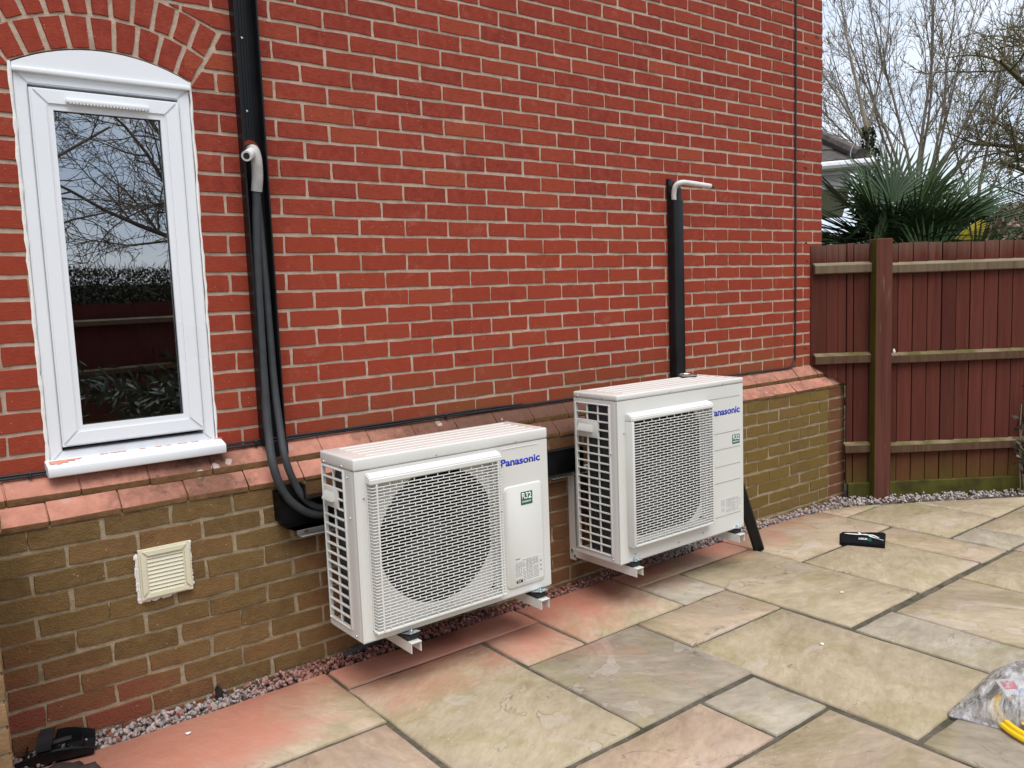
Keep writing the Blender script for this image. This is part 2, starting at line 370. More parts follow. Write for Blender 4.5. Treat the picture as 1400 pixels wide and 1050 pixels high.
def mat_fence(name, kind):
    t = NT(name); p = t.pos(); s = t.sep(p)
    g = t.noise(t.scale(p, (28, 28, 1.3)), 1.0, 6, 0.62, dist=0.4)
    f = t.noise(p, 5.5, 5, 0.6)
    if kind == 'board':
        c = t.mix(t.rng(g, 0.3, 0.7), (0.088, 0.024, 0.0175), (0.140, 0.041, 0.028))
        oi = t.n('ShaderNodeObjectInfo').outputs['Random']
        c = t.mix(t.math('MULTIPLY', oi, 0.6), c, (0.045, 0.0135, 0.011))
        c = t.mix(t.rng(f, 0.5, 0.75, 0, 0.5), c, (0.078, 0.034, 0.022))
        z = t.math('ADD', s[2], t.math('MULTIPLY', f, 0.36))
        al = t.math('MULTIPLY', t.rng(z, -0.40, -0.70), t.rng(oi, 0.0, 1.0, 0.45, 1.0))
        c = t.mix(t.math('MULTIPLY', al, 0.85), c, (0.092, 0.084, 0.014))
        zt = t.math('ADD', s[2], t.math('MULTIPLY', g, 0.22))
        c = t.mix(t.rng(zt, 0.80, 0.93, 0, 0.6), c, (0.165, 0.108, 0.080))
        st = t.noise(t.scale(p, (60, 60, 2.2)), 1.0, 5, 0.7)
        c = t.mix(t.rng(st, 0.60, 0.70, 0, 0.30), c, (0.17, 0.085, 0.062))
        c = t.mix(t.rng(st, 0.40, 0.32, 0, 0.45), c, (0.040, 0.014, 0.012))
    elif kind == 'rail':
        nz = t.sep(t.n('ShaderNodeNewGeometry').outputs['Normal'])[2]
        c = t.mix(t.rng(g, 0.3, 0.7), (0.070, 0.030, 0.022), (0.105, 0.070, 0.040))
        lit_alg = t.mix(t.rng(f, 0.40, 0.60), (0.20, 0.155, 0.10), (0.095, 0.085, 0.030))  # rail tops: green growth, with the light on them painted in as paler colour
        lit_alg = t.mix(t.math('MULTIPLY', t.rng(s[2], 0.3, 0.55), 0.5), lit_alg, (0.24, 0.21, 0.15))
        c = t.mix(t.math('MULTIPLY', t.rng(s[2], 0.3, 0.55), t.rng(g, 0.3, 0.7, 0.35, 0.85)), c, (0.165, 0.130, 0.085))
        c = t.mix(t.rng(nz, 0.2, 0.6), c, lit_alg)
    elif kind == 'post':
        nx = t.sep(t.n('ShaderNodeNewGeometry').outputs['Normal'])[0]
        c = t.mix(t.rng(g, 0.3, 0.7), (0.072, 0.026, 0.020), (0.125, 0.046, 0.034))
        c = t.mix(t.rng(t.noise(t.scale(p, (40, 40, 3)), 1.0, 4), 0.62, 0.75, 0, 0.6), c, (0.24, 0.16, 0.12))
        c = t.mix(t.math('MULTIPLY', t.rng(nx, -0.66, -0.78), 0.85), c, t.mix(t.rng(f, 0.3, 0.7), (0.075, 0.068, 0.014), (0.115, 0.10, 0.022)))
    else:
        c = t.mix(t.rng(f, 0.38, 0.62), (0.040, 0.034, 0.012), (0.088, 0.082, 0.016))
        c = t.mix(t.rng(g, 0.55, 0.75, 0, 0.5), c, (0.05, 0.034, 0.016))
    t.bump(g, 0.45, 0.005)
    return t.done(c, 0.88, spec=0.10)
def mat_glass():
    t = NT('window_glass')
    t.t.nodes.remove(t.b)
    tr = t.n('ShaderNodeBsdfTransparent'); tr.inputs[0].default_value = (0.75, 0.80, 0.80, 1)
    gl = t.n('ShaderNodeBsdfGlossy'); gl.inputs['Roughness'].default_value = 0.0; gl.inputs[0].default_value = (0.93, 0.96, 1.0, 1)
    fr = t.n('ShaderNodeFresnel'); fr.inputs['IOR'].default_value = 1.52
    # slight waviness of sealed units
    bp = t.n('ShaderNodeBump'); bp.inputs['Strength'].default_value = 0.006; bp.inputs['Distance'].default_value = 0.01
    t.l(t.noise(t.pos(), 3, 1), bp.inputs['Height']); t.l(bp.outputs[0], gl.inputs['Normal'])
    mx = t.n('ShaderNodeMixShader'); t.l(t.math('ADD', t.math('MULTIPLY', fr.outputs[0], 2.0), 0.34, True), mx.inputs[0])
    t.l(tr.outputs[0], mx.inputs[1]); t.l(gl.outputs[0], mx.inputs[2]); t.l(mx.outputs[0], t.out.inputs['Surface'])
    return t.m
def mat_plastic_bag():
    t = NT('clear_polythene'); p = t.pos()
    t.t.nodes.remove(t.b)
    tr = t.n('ShaderNodeBsdfTransparent'); tr.inputs[0].default_value = (0.93, 0.94, 0.95, 1)
    gl = t.n('ShaderNodeBsdfGlossy'); gl.inputs['Roughness'].default_value = 0.16; gl.inputs[0].default_value = (0.95, 0.95, 0.97, 1)
    df = t.n('ShaderNodeBsdfTranslucent'); df.inputs[0].default_value = (0.94, 0.94, 0.95, 1)
    d2 = t.n('ShaderNodeBsdfDiffuse'); d2.inputs[0].default_value = (0.92, 0.92, 0.94, 1)
    bp = t.n('ShaderNodeBump'); bp.inputs['Strength'].default_value = 0.8; bp.inputs['Distance'].default_value = 0.02
    t.l(t.noise(t.scale(p, (1, 2.4, 1)), 16, 5, 0.6, dist=1.2), bp.inputs['Height'])
    t.l(bp.outputs[0], gl.inputs['Normal']); t.l(bp.outputs[0], d2.inputs['Normal'])
    fr = t.n('ShaderNodeLayerWeight'); fr.inputs[0].default_value = 0.35; t.l(bp.outputs[0], fr.inputs['Normal'])
    m0 = t.n('ShaderNodeMixShader'); m0.inputs[0].default_value = 0.5; t.l(df.outputs[0], m0.inputs[1]); t.l(d2.outputs[0], m0.inputs[2])
    cr = t.rng(t.noise(t.scale(p, (1.5, 3, 1)), 11, 5, 0.65, dist=1.0), 0.40, 0.66, 0.12, 0.80)
    m1 = t.n('ShaderNodeMixShader'); t.l(cr, m1.inputs[0]); t.l(tr.outputs[0], m1.inputs[1]); t.l(m0.outputs[0], m1.inputs[2])
    m2 = t.n('ShaderNodeMixShader'); t.l(t.math('MULTIPLY', fr.outputs['Fresnel'], 0.75), m2.inputs[0]); t.l(m1.outputs[0], m2.inputs[1]); t.l(gl.outputs[0], m2.inputs[2])
    t.l(m2.outputs[0], t.out.inputs['Surface'])
    return t.m
def mat_case():
    t = NT('painted_steel_case'); p = t.pos(); s = t.sep(p)
    nz = t.sep(t.n('ShaderNodeNewGeometry').outputs['Normal'])[2]
    f = t.noise(p, 3.0, 4)
    c = t.mix(t.rng(f, 0.3, 0.7), (0.60, 0.595, 0.56), (0.635, 0.63, 0.595))
    g = t.noise(t.scale(p, (3, 3, 18)), 2.0, 5, 0.65)
    c = t.mix(t.rng(g, 0.60, 0.85, 0, 0.25), c, (0.50, 0.46, 0.40))
    # patchy pink tint on upward faces
    d = t.math('MULTIPLY', t.rng(nz, 0.85, 0.98), t.rng(t.noise(p, 6, 5, 0.7), 0.30, 0.65, 0.25, 0.85))
    c = t.mix(t.math('MULTIPLY', d, 0.55), c, (0.56, 0.34, 0.30))
    t.bump(t.noise(p, 420, 2), 0.06, 0.001)
    return t.done(c, 0.34, spec=0.5)

M = {}
M['red_brick'] = mat_red_brick(); M['low_brick'] = mat_low_brick(); M['plinth'] = mat_plinth()
M['mortar'] = mat_mortar('lime_mortar', (0.43, 0.315, 0.235), (0.60, 0.465, 0.365), (0.30, 0.215, 0.15))
M['mortar_low'] = mat_mortar('dirty_mortar', (0.28, 0.215, 0.135), (0.44, 0.35, 0.24), (0.16, 0.12, 0.068))
M['slab'] = mat_slab(); M['case'] = mat_case()
M['joint'] = mat_mortar('slab_joint', (0.085, 0.073, 0.056), (0.175, 0.150, 0.115), (0.045, 0.045, 0.026))
M['gravel'] = mat_attr('gravel_stone', 0.75); M['leaf'] = mat_attr('leaf_tint', 0.45, 0.15, 40, 0.30)
M['board'] = mat_fence('stained_board', 'board'); M['rail'] = mat_fence('mossy_lit_rail', 'rail')
M['post'] = mat_fence('stained_post', 'post'); M['gboard'] = mat_fence('algae_board', 'gravel')
M['glass'] = mat_glass(); M['bag'] = mat_plastic_bag()
M['upvc'] = simple('white_upvc', (0.70, 0.715, 0.74), 0.30, var=0.02, scale=3, spec=0.5)
M['gasket'] = simple('black_gasket', (0.012, 0.012, 0.013), 0.6)
M['sealant'] = simple('white_sealant', (0.76, 0.73, 0.70), 0.5, var=0.08, scale=30, bump=0.3)
M['dust'] = simple('salmon_dust', (0.54, 0.21, 0.145), 0.9, var=0.15, scale=40)
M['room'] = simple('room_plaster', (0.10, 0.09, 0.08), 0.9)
M['black'] = simple('black_pvc', (0.0065, 0.0065, 0.0075), 0.38, var=0.3, scale=8, spec=0.28)
M['blackmatt'] = simple('black_matt_plastic', (0.014, 0.014, 0.016), 0.45, var=0.3, scale=20, bump=0.1)
M['foam'] = simple('pipe_foam', (0.028, 0.030, 0.034), 0.72, var=0.25, scale=25, bump=0.35, bscale=200)
M['wrap'] = simple('white_pipe_wrap', (0.38, 0.365, 0.345), 0.6, var=0.14, scale=22, bump=0.3)
M['whitepipe'] = simple('white_pipe', (0.60, 0.59, 0.575), 0.55, var=0.12, scale=22)
M['cable'] = simple('black_cable', (0.012, 0.012, 0.014), 0.5, bump=0.0)
M['zinc'] = simple('zinc_plate', (0.62, 0.70, 0.74), 0.25, 0.9, var=0.12, scale=30)
M['bracket'] = simple('cream_bracket', (0.64, 0.625, 0.585), 0.42, var=0.06, scale=8)
M['rubber'] = simple('black_rubber', (0.016, 0.017, 0.018), 0.7)
M['dark'] = simple('dark_inside', (0.010, 0.010, 0.011), 0.8)
M['fan'] = simple('fan_plastic', (0.022, 0.022, 0.024), 0.5)
M['coil'] = simple('coil_fin', (0.040, 0.042, 0.044), 0.5, 0.3, var=0.3, scale=40)
M['coilgrey'] = simple('coil_guard', (0.20, 0.20, 0.20), 0.5, 0.2, var=0.2, scale=20)
M['grille'] = simple('cream_grille', (0.62, 0.615, 0.58), 0.36, var=0.03, scale=6)
M['groove'] = simple('panel_groove', (0.30, 0.29, 0.27), 0.6)
M['blue'] = simple('logo_blue', (0.006, 0.022, 0.42), 0.35, var=0.03)
M['green'] = simple('sticker_green', (0.004, 0.105, 0.062), 0.35, var=0.05)
M['print'] = simple('grey_print', (0.22, 0.22, 0.22), 0.5)
M['printblack'] = simple('black_print', (0.01, 0.01, 0.01), 0.45)
M['white'] = simple('white_print', (0.80, 0.80, 0.80), 0.45, var=0.02)
M['steel'] = simple('bright_steel', (0.60, 0.60, 0.60), 0.22, 1.0, var=0.08)
M['cream'] = simple('cream_plastic', (0.62, 0.585, 0.44), 0.42, var=0.04, scale=12, bump=0.05)
M['fabric'] = simple('black_nylon', (0.007, 0.0075, 0.010), 0.9, var=0.3, scale=60, bump=0.3, bscale=500, spec=0.1)
M['leather'] = simple('dark_brown_cloth', (0.030, 0.021, 0.018), 0.75, var=0.35, scale=18, bump=0.5)
M['yellow'] = simple('yellow_plastic', (0.80, 0.52, 0.01), 0.35, var=0.05)
M['bark'] = simple('pale_bark', (0.205, 0.165, 0.115), 0.9, var=0.35, scale=3, bump=0.4, bscale=25)
M['twig'] = simple('bare_twig', (0.185, 0.150, 0.112), 0.9, var=0.3, scale=3)
M['mossbark'] = simple('mossy_bark', (0.120, 0.100, 0.046), 0.9, var=0.4, scale=2.5, bump=0.4, bscale=25)
M['rooftile'] = simple('dark_roof_tile', (0.075, 0.062, 0.055), 0.85, var=0.45, scale=14, bump=0.6)
M['fascia'] = simple('white_fascia', (0.66, 0.68, 0.69), 0.35, var=0.06)
M['soffit'] = simple('grey_soffit', (0.42, 0.43, 0.43), 0.5, var=0.06)
M['farroof'] = simple('pale_clay_tile', (0.40, 0.30, 0.23), 0.9, var=0.2, scale=3)
M['farwall'] = simple('pale_render', (0.46, 0.40, 0.33), 0.9)
M['lawn'] = simple('lawn_soil', (0.055, 0.065, 0.025), 0.95, var=0.4, scale=2.0, bump=0.5)
M['pierbrick'] = simple('buff_brick', (0.20, 0.115, 0.052), 0.85, var=0.3, scale=22, bump=0.6, bscale=120)

G = -0.925        # top of the paving

def view_px(P):
    v = cam_rot_inv @ (Vector(P) - cam.location)
    f = 1137.55 * 1024 / 1400
    return (512 + f * v.x / -v.z, 384 - f * v.y / -v.z) if v.z < -0.01 else (-1e4, -1e4)
cam_rot_inv = cam.rotation_euler.to_matrix().transposed()
UNITS = [(-3.836, -2.927, -0.56, -0.25, -0.70, -0.012), (-2.522, -1.604, -0.59, -0.25, -0.705, 0.084)]
def hidden(P):
    """is P behind one of the two condensers?"""
    o = cam.location; d = Vector(P) - o
    for b in UNITS:
        lo, hi = 0.0, 1.0
        for k in range(3):
            if abs(d[k]) < 1e-9: continue
            t0, t1 = (b[2 * k] - o[k]) / d[k], (b[2 * k + 1] - o[k]) / d[k]
            if t0 > t1: t0, t1 = t1, t0
            lo, hi = max(lo, t0), min(hi, t1)
        if lo < hi and lo < 0.98: return True
    return False

# ------------------------------------------------------------------ ground
bm = new_bm()
for (x0, x1, y0, y1) in [(-200, 200, -200, 200)]:
    quad(bm, (x0, y0, -1.02), (x1, y0, -1.02), (x1, y1, -1.02), (x0, y1, -1.02))
tag(obj('ground', bm, M['lawn'], smooth=False), 'lawn and soil around the house', kind='structure')

FU = Vector((0.81, -0.586, 0)); FN = Vector((-0.586, -0.81, 0)); FP = Vector((-0.135, 0.01, 0))
def fpt(s, off=0.0, z=0.0): return FP + FU * s + FN * off + Vector((0, 0, z))
# paving: mortar bed (the joints), then one mesh per flagstone
bm = new_bm()
bed = [(-6.6, -0.19), (-0.62, -0.19), (-0.30, -0.235), (-0.02, -0.32), (0.25, -0.515), (0.52, -0.70), (0.84, -0.90), (3.4, -2.74), (3.4, -7.2), (-6.6, -7.2)]
prism(bm, bed, (-1.0, G - 0.009), 'Z')
patio = tag(obj('patio', bm, M['joint'], smooth=False), 'sandstone patio with dark gritty joints', kind='structure')
rs = random.Random(3)
def edge_clip(x): # gravel edge (y) as a function of x along the fence
    P = bed[1:8]
    for a, b in zip(P, P[1:]):
        if a[0] <= x <= b[0]: return a[1] + (b[1] - a[1]) * (x - a[0]) / (b[0] - a[0])
    return -0.19 if x < P[0][0] else -2.74
def clip_poly(poly, fn):
    out = []
    for a, b in zip(poly, poly[1:] + poly[:1]):
        fa, fb = fn(a), fn(b)
        if fa <= 0: out.append(a)
        if (fa < 0 < fb) or (fb < 0 < fa):
            t = fa / (fa - fb); out.append((a[0] + (b[0] - a[0]) * t, a[1] + (b[1] - a[1]) * t))
    return out
def slab(x0, x1, y0, y1, col, gap=0.0065):
    poly = [(x0, y0), (x1, y0), (x1, y1), (x0, y1)]
    if x1 > -0.62 and y1 > -2.8:       # trimmed along the gravel strip
        for a, b in zip(bed[1:8], bed[2:8]):
            n = Vector((-(b[1] - a[1]), b[0] - a[0])); n.normalize()
            # only the segments this flag can touch
            poly = clip_poly(poly, lambda q: (Vector(q) - Vector(a)).dot(n))
            if len(poly) < 3: return
    cx = sum(p[0] for p in poly) / len(poly); cy = sum(p[1] for p in poly) / len(poly)
    ring = []
    for a, b in zip(poly, poly[1:] + poly[:1]):
        a, b = Vector(a), Vector(b); d = (b - a); ln = d.length
        if ln < 0.012: continue
        d.normalize(); inn = Vector((-d.y, d.x))
        k = max(1, int(ln / 0.075))
        for i in range(k):
            j = rs.uniform(-0.0022, 0.0022) if i else 0.0
            q = a + d * (ln * i / k) + inn * (gap + j)
            if i == 0: q = q + d * gap
            ring.append(q)
    if len(ring) < 3: return
    bm = new_bm()
    tilt = (rs.uniform(-0.002, 0.002), rs.uniform(-0.002, 0.002))
    def Z(q, dz): return G + dz + tilt[0] * (q.x - cx) + tilt[1] * (q.y - cy)
    c = Vector((cx, cy))
    top = []; lip = []; low = []
    for q in ring:
        inn = (c - q).normalized()
        top.append(bm.verts.new((q.x + inn.x * 0.009, q.y + inn.y * 0.009, Z(q, 0.0))))
        chip = rs.random() ** 6 * 0.006
        lip.append(bm.verts.new((q.x + inn.x * (0.002 + chip), q.y + inn.y * (0.002 + chip), Z(q, -0.0035 - rs.uniform(0, 0.0015)))))
        low.append(bm.verts.new((q.x, q.y, G - 0.03)))
    n = len(ring)
    bm.faces.new(top)
    for i in range(n):
        j = (i + 1) % n
        bm.faces.new((lip[i], lip[j], top[j], top[i])); bm.faces.new((low[i], low[j], lip[j], lip[i]))
    o = obj('paving_slab', bm, M['slab'], patio, ang=60, loc=(cx, cy, G))
    o.color = (*col, 1)
OLV = (0.425, 0.352, 0.228); BUF = (0.465, 0.358, 0.25); PNK = (0.55, 0.375, 0.28); GRY = (0.215, 0.190, 0.158); GGN = (0.40, 0.37, 0.315); TAN = (0.45, 0.335, 0.235)
SL = [(-4.95, -3.84, -0.695, -0.185, BUF), (-5.75, -4.95, -0.695, -0.185, BUF), (-6.4, -5.75, -1.33, -0.185, OLV),
      (-4.50, -3.855, -1.33, -0.70, PNK), (-5.75, -4.50, -1.33, -0.70, BUF),
      (-3.84, -2.875, -0.372, -0.185, BUF), (-3.85, -3.215, -1.325, -0.375, OLV), (-3.205, -2.885, -0.69, -0.372, TAN),
      (-3.215, -2.585, -1.322, -0.69, GRY), (-2.88, -2.25, -0.688, -0.185, BUF), (-2.25, -1.94, -0.69, -0.375, GGN),
      (-2.25, -1.335, -0.378, -0.185, BUF), (-1.335, -0.385, -0.705, -0.185, BUF), (-1.945, -1.335, -1.345, -0.385, OLV),
      (-2.585, -1.95, -1.01, -0.69, TAN), (-2.61, -1.965, -1.965, -1.01, OLV), (-2.93, -2.62, -1.655, -1.335, GGN),
      (-3.55, -2.93, -1.655, -1.335, PNK), (-3.25, -2.635, -2.60, -1.66, BUF), (-2.63, -2.0, -2.60, -1.975, GRY),
      (-1.955, -1.645, -2.30, -1.36, GGN), (-1.645, -1.005, -1.99, -1.375, OLV), (-1.005, -0.37, -2.30, -1.375, OLV),
      (-1.335, -0.70, -1.352, -0.71, OLV), (-0.70, -0.39, -1.362, -0.712, TAN), (-0.375, 0.60, -0.41, -0.10, BUF),
      (-0.375, 0.24, -1.045, -0.412, OLV), (0.24, 1.15, -1.05, -0.2, OLV), (-0.38, -0.075, -1.365, -1.05, GGN),
      (-0.075, 0.555, -1.365, -1.055, OLV), (0.555, 1.5, -1.69, -1.055, OLV), (-0.365, 0.555, -2.00, -1.37, OLV),
      (-1.645, -1.005, -2.60, -1.995, BUF), (-0.365, 0.555, -2.62, -2.005, BUF), (0.56, 1.5, -2.62, -1.70, GGN),
      (-1.0, -0.37, -2.62, -2.305, TAN), (-1.955, -1.645, -2.60, -2.305, TAN), (1.5, 2.4, -2.62, -1.05, OLV),
      (-3.85, -3.56, -1.655, -1.335, GGN), (-4.16, -3.26, -2.60, -1.66, OLV), (-5.05, -4.17, -2.60, -1.34, BUF), (-4.16, -3.86, -1.655, -1.335, TAN), (-5.75, -5.06, -2.6, -1.34, GGN)]
for s_ in SL: slab(*s_)
y = -2.61
while y > -7.0:
    x = -6.4 + rs.choice((0, 0.3))
    h = rs.choice((0.6, 0.9))
    while x < 3.2:
        w = rs.choice((0.6, 0.9, 0.9, 0.6))
        slab(x, min(x + w, 3.3), max(y - h, -7.15), y, rs.choice((OLV, BUF, GGN, TAN)))
        x += w + 0.005
    y -= h + 0.005

# gravel in the gap between wall or fence and paving
def stones(name, pts_fn, n, seed, label):
    rg = random.Random(seed)
    bm = new_bm(); lay = bm.loops.layers.float_color.new('tint')
    ico = []
    tb = new_bm(); bmesh.ops.create_icosphere(tb, subdivisions=1, radius=1.0)
    V = [v.co.copy() for v in tb.verts]; F = [[v.index for v in f.verts] for f in tb.faces]; tb.free()
    for _ in range(n):
        x, y, z, r, col = pts_fn(rg)
        Rm = Euler((rg.uniform(0, 6), rg.uniform(0, 6), rg.uniform(0, 6))).to_matrix()
        sc = Vector((rg.uniform(0.7, 1.35), rg.uniform(0.65, 1.1), rg.uniform(0.5, 0.85))) * r
        vv = []
        for v in V:
            k = v * rg.uniform(0.78, 1.15)
            q = Rm @ Vector((k.x * sc.x, k.y * sc.y, k.z * sc.z))
            vv.append(bm.verts.new((x + q.x, y + q.y, z + q.z)))
        for f in F:
            fc = bm.faces.new([vv[i] for i in f])
            for lp in fc.loops: lp[lay] = (*col, 1)
    return tag(obj(name, bm, M['gravel'], smooth=False), label, 'gravel', kind='stuff')
def wall_stone(rg):
    x = rg.uniform(-5.0, -0.05)
    e = min(-0.19, edge_clip(x))
    y = rg.uniform(e - 0.002 if x < -0.6 else e, -0.105)
    w = (y - e) / (-0.11 - e)
    z = -0.935 + rg.uniform(0, 0.012) + (0.016 if rg.random() < 0.35 else 0) + 0.010 * math.sin(x * 3.1) + (0.012 if x < -3.9 else 0) * w
    b = rg.uniform(0.7, 1.25)
    col = (0.36 * b, 0.285 * b, 0.265 * b) if rg.random() < 0.75 else (0.27 * b, 0.245 * b, 0.25 * b)
    red = max(0.0, min(1.0, (x + 4.22) / 0.3)) * max(0.0, min(1.0, (-1.72 - x) / 0.35))
    red = max(red * rg.uniform(0.55, 1.0), 0.9 if rg.random() < 0.06 else 0)
    dc = (0.255 * b, 0.085 * b, 0.062 * b)
    col = tuple(c * (1 - red) + d * red for c, d in zip(col, dc))
    return x, y, z, rg.uniform(0.0065, 0.0125), col
stones('gravel', wall_stone, 3600, 11, 'loose pinkish grey gravel in the gap along the brick wall')
def fence_stone(rg):
    s = rg.uniform(0.10, 4.2)
    p0 = fpt(s, 0.05)
    e = edge_clip(p0.x)
    y = rg.uniform(e - 0.01, max(p0.y, e) + 0.03)
    x = p0.x + rg.uniform(-0.02, 0.02)
    z = -0.932 + rg.uniform(0, 0.024)
    b = rg.uniform(0.7, 1.35)
    return x, y, z, rg.uniform(0.007, 0.013), (0.40 * b, 0.345 * b, 0.33 * b)
stones('gravel', fence_stone, 1500, 12, 'pale gravel strip along the foot of the fence')
bm = new_bm()
prism(bm, [(-6.6, -0.05), (-6.6, -0.2), (-0.6, -0.2), (-0.28, -0.245), (0.0, -0.33), (0.27, -0.53), (0.86, -0.92), (3.5, -2.8), (3.8, -2.4), (0.9, -0.5), (0.2, 0.1)], (-1.0, -0.938), 'Z')
tag(obj('soil', bm, M['joint'], smooth=False), 'dark soil below the gravel strip', kind='structure')

# ------------------------------------------------------------------ the house
house = thing('brick_house', 'red brick house with an olive brown stepped brick base', 'house', (0, 0.0, G))
ARC_C = (-4.4300, 0.8281); ARC_R = 0.6182
WX0, WX1 = -4.718, -4.146
ZT = 4.2; XL = -6.4
def arc_z(x, r=ARC_R):
    d = r * r - (x - ARC_C[0]) ** 2
    return ARC_C[1] + math.sqrt(d) if d > 0 else -9
bm = new_bm()
MY = 0.0038
spring = arc_z(WX0)
def wall_strip(x0, x1, z0a, z0b, z1):
    quad(bm, (x0, MY, z0a), (x1, MY, z0b), (x1, MY, z1), (x0, MY, z1))
wall_strip(XL, WX0, -0.03, -0.03, ZT); wall_strip(WX1, -0.004, -0.03, -0.03, ZT)
NS = 16
for i in range(NS):
    a, b = WX0 + (WX1 - WX0) * i / NS, WX0 + (WX1 - WX0) * (i + 1) / NS
    wall_strip(a, b, arc_z(a), arc_z(b), ZT)
    quad(bm, (a, MY, arc_z(a)), (a, 0.10, arc_z(a)), (b, 0.10, arc_z(b)), (b, MY, arc_z(b)))
quad(bm, (WX0, MY, -0.03), (WX0, 0.10, -0.03), (WX0, 0.10, spring), (WX0, MY, spring))
quad(bm, (WX1, MY, -0.03), (WX1, 0.10, -0.03), (WX1, 0.10, spring), (WX1, MY, spring))
upper = obj('upper_wall', bm, M['mortar'], house, smooth=False, recalc=False)
bm = new_bm()
prism(bm, [(-0.006, MY + 0.002), (-0.006, 6.0), (XL, 6.0), (XL, 5.9), (-0.12, 5.9), (-0.12, MY + 0.002)], (-1.0, ZT), 'Z')
box(bm, XL - 0.1, XL, MY, 6.0, -1.0, ZT)
o = obj('return_wall', bm, M['red_brick'], house, smooth=False)
bm = new_bm()
prism(bm, [(-0.25, ZT - 0.02), (-0.25, ZT + 0.12), (3.0, ZT + 2.2), (6.25, ZT + 0.12), (6.25, ZT - 0.02)], (XL - 0.1, 0.25), 'X')
obj('roof', bm, M['rooftile'], house, smooth=False)

BRICKS = []      # (px_area, corners, y_front, mat, parent)
def brick_bm(c, yf, seed, jit=0.0021, depth=0.0075):
    """c: four corners (x,z) anticlockwise from bottom left; face at yf, worn irregular arris"""
    rg = random.Random(seed)
    ring = []
    for k in range(len(c)):
        a, b = Vector(c[k]), Vector(c[(k + 1) % len(c)])
        n = 4 if (b - a).length > 0.15 else 2
        if (b - a).length < 0.03: n = 1
        d = (b - a)
        nn = Vector((-d.y, d.x)); nn = nn.normalized() if nn.length > 1e-6 else Vector((0, 0))
        for i in range(n):
            j = rg.uniform(-jit, jit * 0.8)
            q = a + d * (i / n) + nn * (j if i else 0)
            if i == 0:
                q = q + Vector((rg.uniform(-jit, jit), rg.uniform(-jit, jit)))
            ring.append(q)
    cen = sum(ring, Vector((0, 0))) / len(ring)
    bm = new_bm()
    F, E = [], []
    for q in ring:
        dv = cen - q
        k = Vector((max(-1, min(1, dv.x / 0.03)), max(-1, min(1, dv.y / 0.02)))) * 0.0026
        F.append(bm.verts.new((q.x + k.x, yf + rg.uniform(-0.0006, 0.0006), q.y + k.y)))
        E.append(bm.verts.new((q.x, yf + depth, q.y)))
    bm.faces.new(F)
    n = len(ring)
    for i in range(n): bm.faces.new((E[i], E[(i + 1) % n], F[(i + 1) % n], F[i]))
    return bm
def add_brick(c, yf, mat, parent):
    xs = [q[0] for q in c]; zs = [q[1] for q in c]
    if max(xs) - min(xs) < 0.014 or max(zs) - min(zs) < 0.012: return
    cx, cz = sum(xs) / len(c), sum(zs) / len(c)
    P = [view_px((x, yf, z)) for x, z in c]
    area = abs(sum(P[i][0] * P[(i + 1) % len(P)][1] - P[(i + 1) % len(P)][0] * P[i][1] for i in range(len(P)))) / 2
    vis = -2 < view_px((cx, yf, cz))[0] < 1026 and -2 < view_px((cx, yf, cz))[1] < 770 and not hidden((cx, yf, cz))
    BRICKS.append((area if vis else 0.0, c, yf, mat, parent))
J = 0.0088 / 2; JZ = 0.0060
R2 = ARC_R + 0.112; R3 = ARC_R + 0.222
def ext_x(z, side):
    """edge of the double arch ring at height z"""
    d = R3 * R3 - (z - ARC_C[1]) ** 2
    return ARC_C[0] + side * math.sqrt(d) if d > 0 else None
ANG0 = math.asin((WX1 - ARC_C[0]) / ARC_R)
rb = random.Random(5)
z_spr_out = ARC_C[1] + R3 * math.cos(ANG0 + 0.03)
def edge_at(z, side):
    """limit of ordinary brickwork beside window and arch at height z (None = no obstacle)"""
    if z < spring: return (WX1 + 0.003) if side > 0 else (WX0 - 0.003)
    # skewback line from springing point outwards, then the outer ring
    t = (z - ARC_C[1]) / math.cos(ANG0 + 0.03)
    if z < z_spr_out:
        return ARC_C[0] + side * ((z - ARC_C[1]) * math.tan(ANG0 + 0.03) + 0.006)
    e = ext_x(z, side)
    return e + side * (0.007 + 0.036 * (1 - abs(e - ARC_C[0]) / R3) ** 1.5) if e is not None else None
row = 0
while row * 0.075 < ZT - 0.01:
    z0, z1 = row * 0.075 + JZ, (row + 1) * 0.075 - JZ
    x = -0.22 if row % 2 == 0 else -0.1075
    spans = [(x, 0.0)]
    while x > XL:
        spans.append((x - 0.225, x)); x -= 0.225
    for a, b in spans:
        sh = rb.uniform(-0.003, 0.003)
        a2, b2 = a + J + sh, b - (J if b < 0 else 0) + rb.uniform(-0.002, 0.002)
        dz = rb.uniform(-0.001, 0.001); yf = rb.uniform(-0.0012, 0.0008)
        e = [(edge_at(z, s)) for z in (z0, z1) for s in (-1, 1)]   # L0 R0 L1 R1
        pieces = []
        if e[0] is None and e[2] is None: pieces = [((a2, z0), (b2, z0), (b2, z1), (a2, z1))]
        else:
            L0 = e[0] if e[0] is not None else e[2]; L1 = e[2] if e[2] is not None else ARC_C[0]
            R0 = e[1] if e[1] is not None else e[3]; R1 = e[3] if e[3] is not None else ARC_C[0]
            rect = [(a2, z0), (b2, z0), (b2, z1), (a2, z1)]
            for xa, xb, sg_ in ((L0, L1, 1), (R0, R1, -1)):   # keep what lies outside the opening's edge line
                q_ = clip_poly(rect, lambda q: sg_ * ((q[0] - xa) - (xb - xa) * (q[1] - z0) / (z1 - z0)))
                if len(q_) >= 3: pieces.append(q_)
        for c in pieces: add_brick([(q[0], q[1] + dz) for q in c], yf, 'red_brick', 'u')
    row += 1
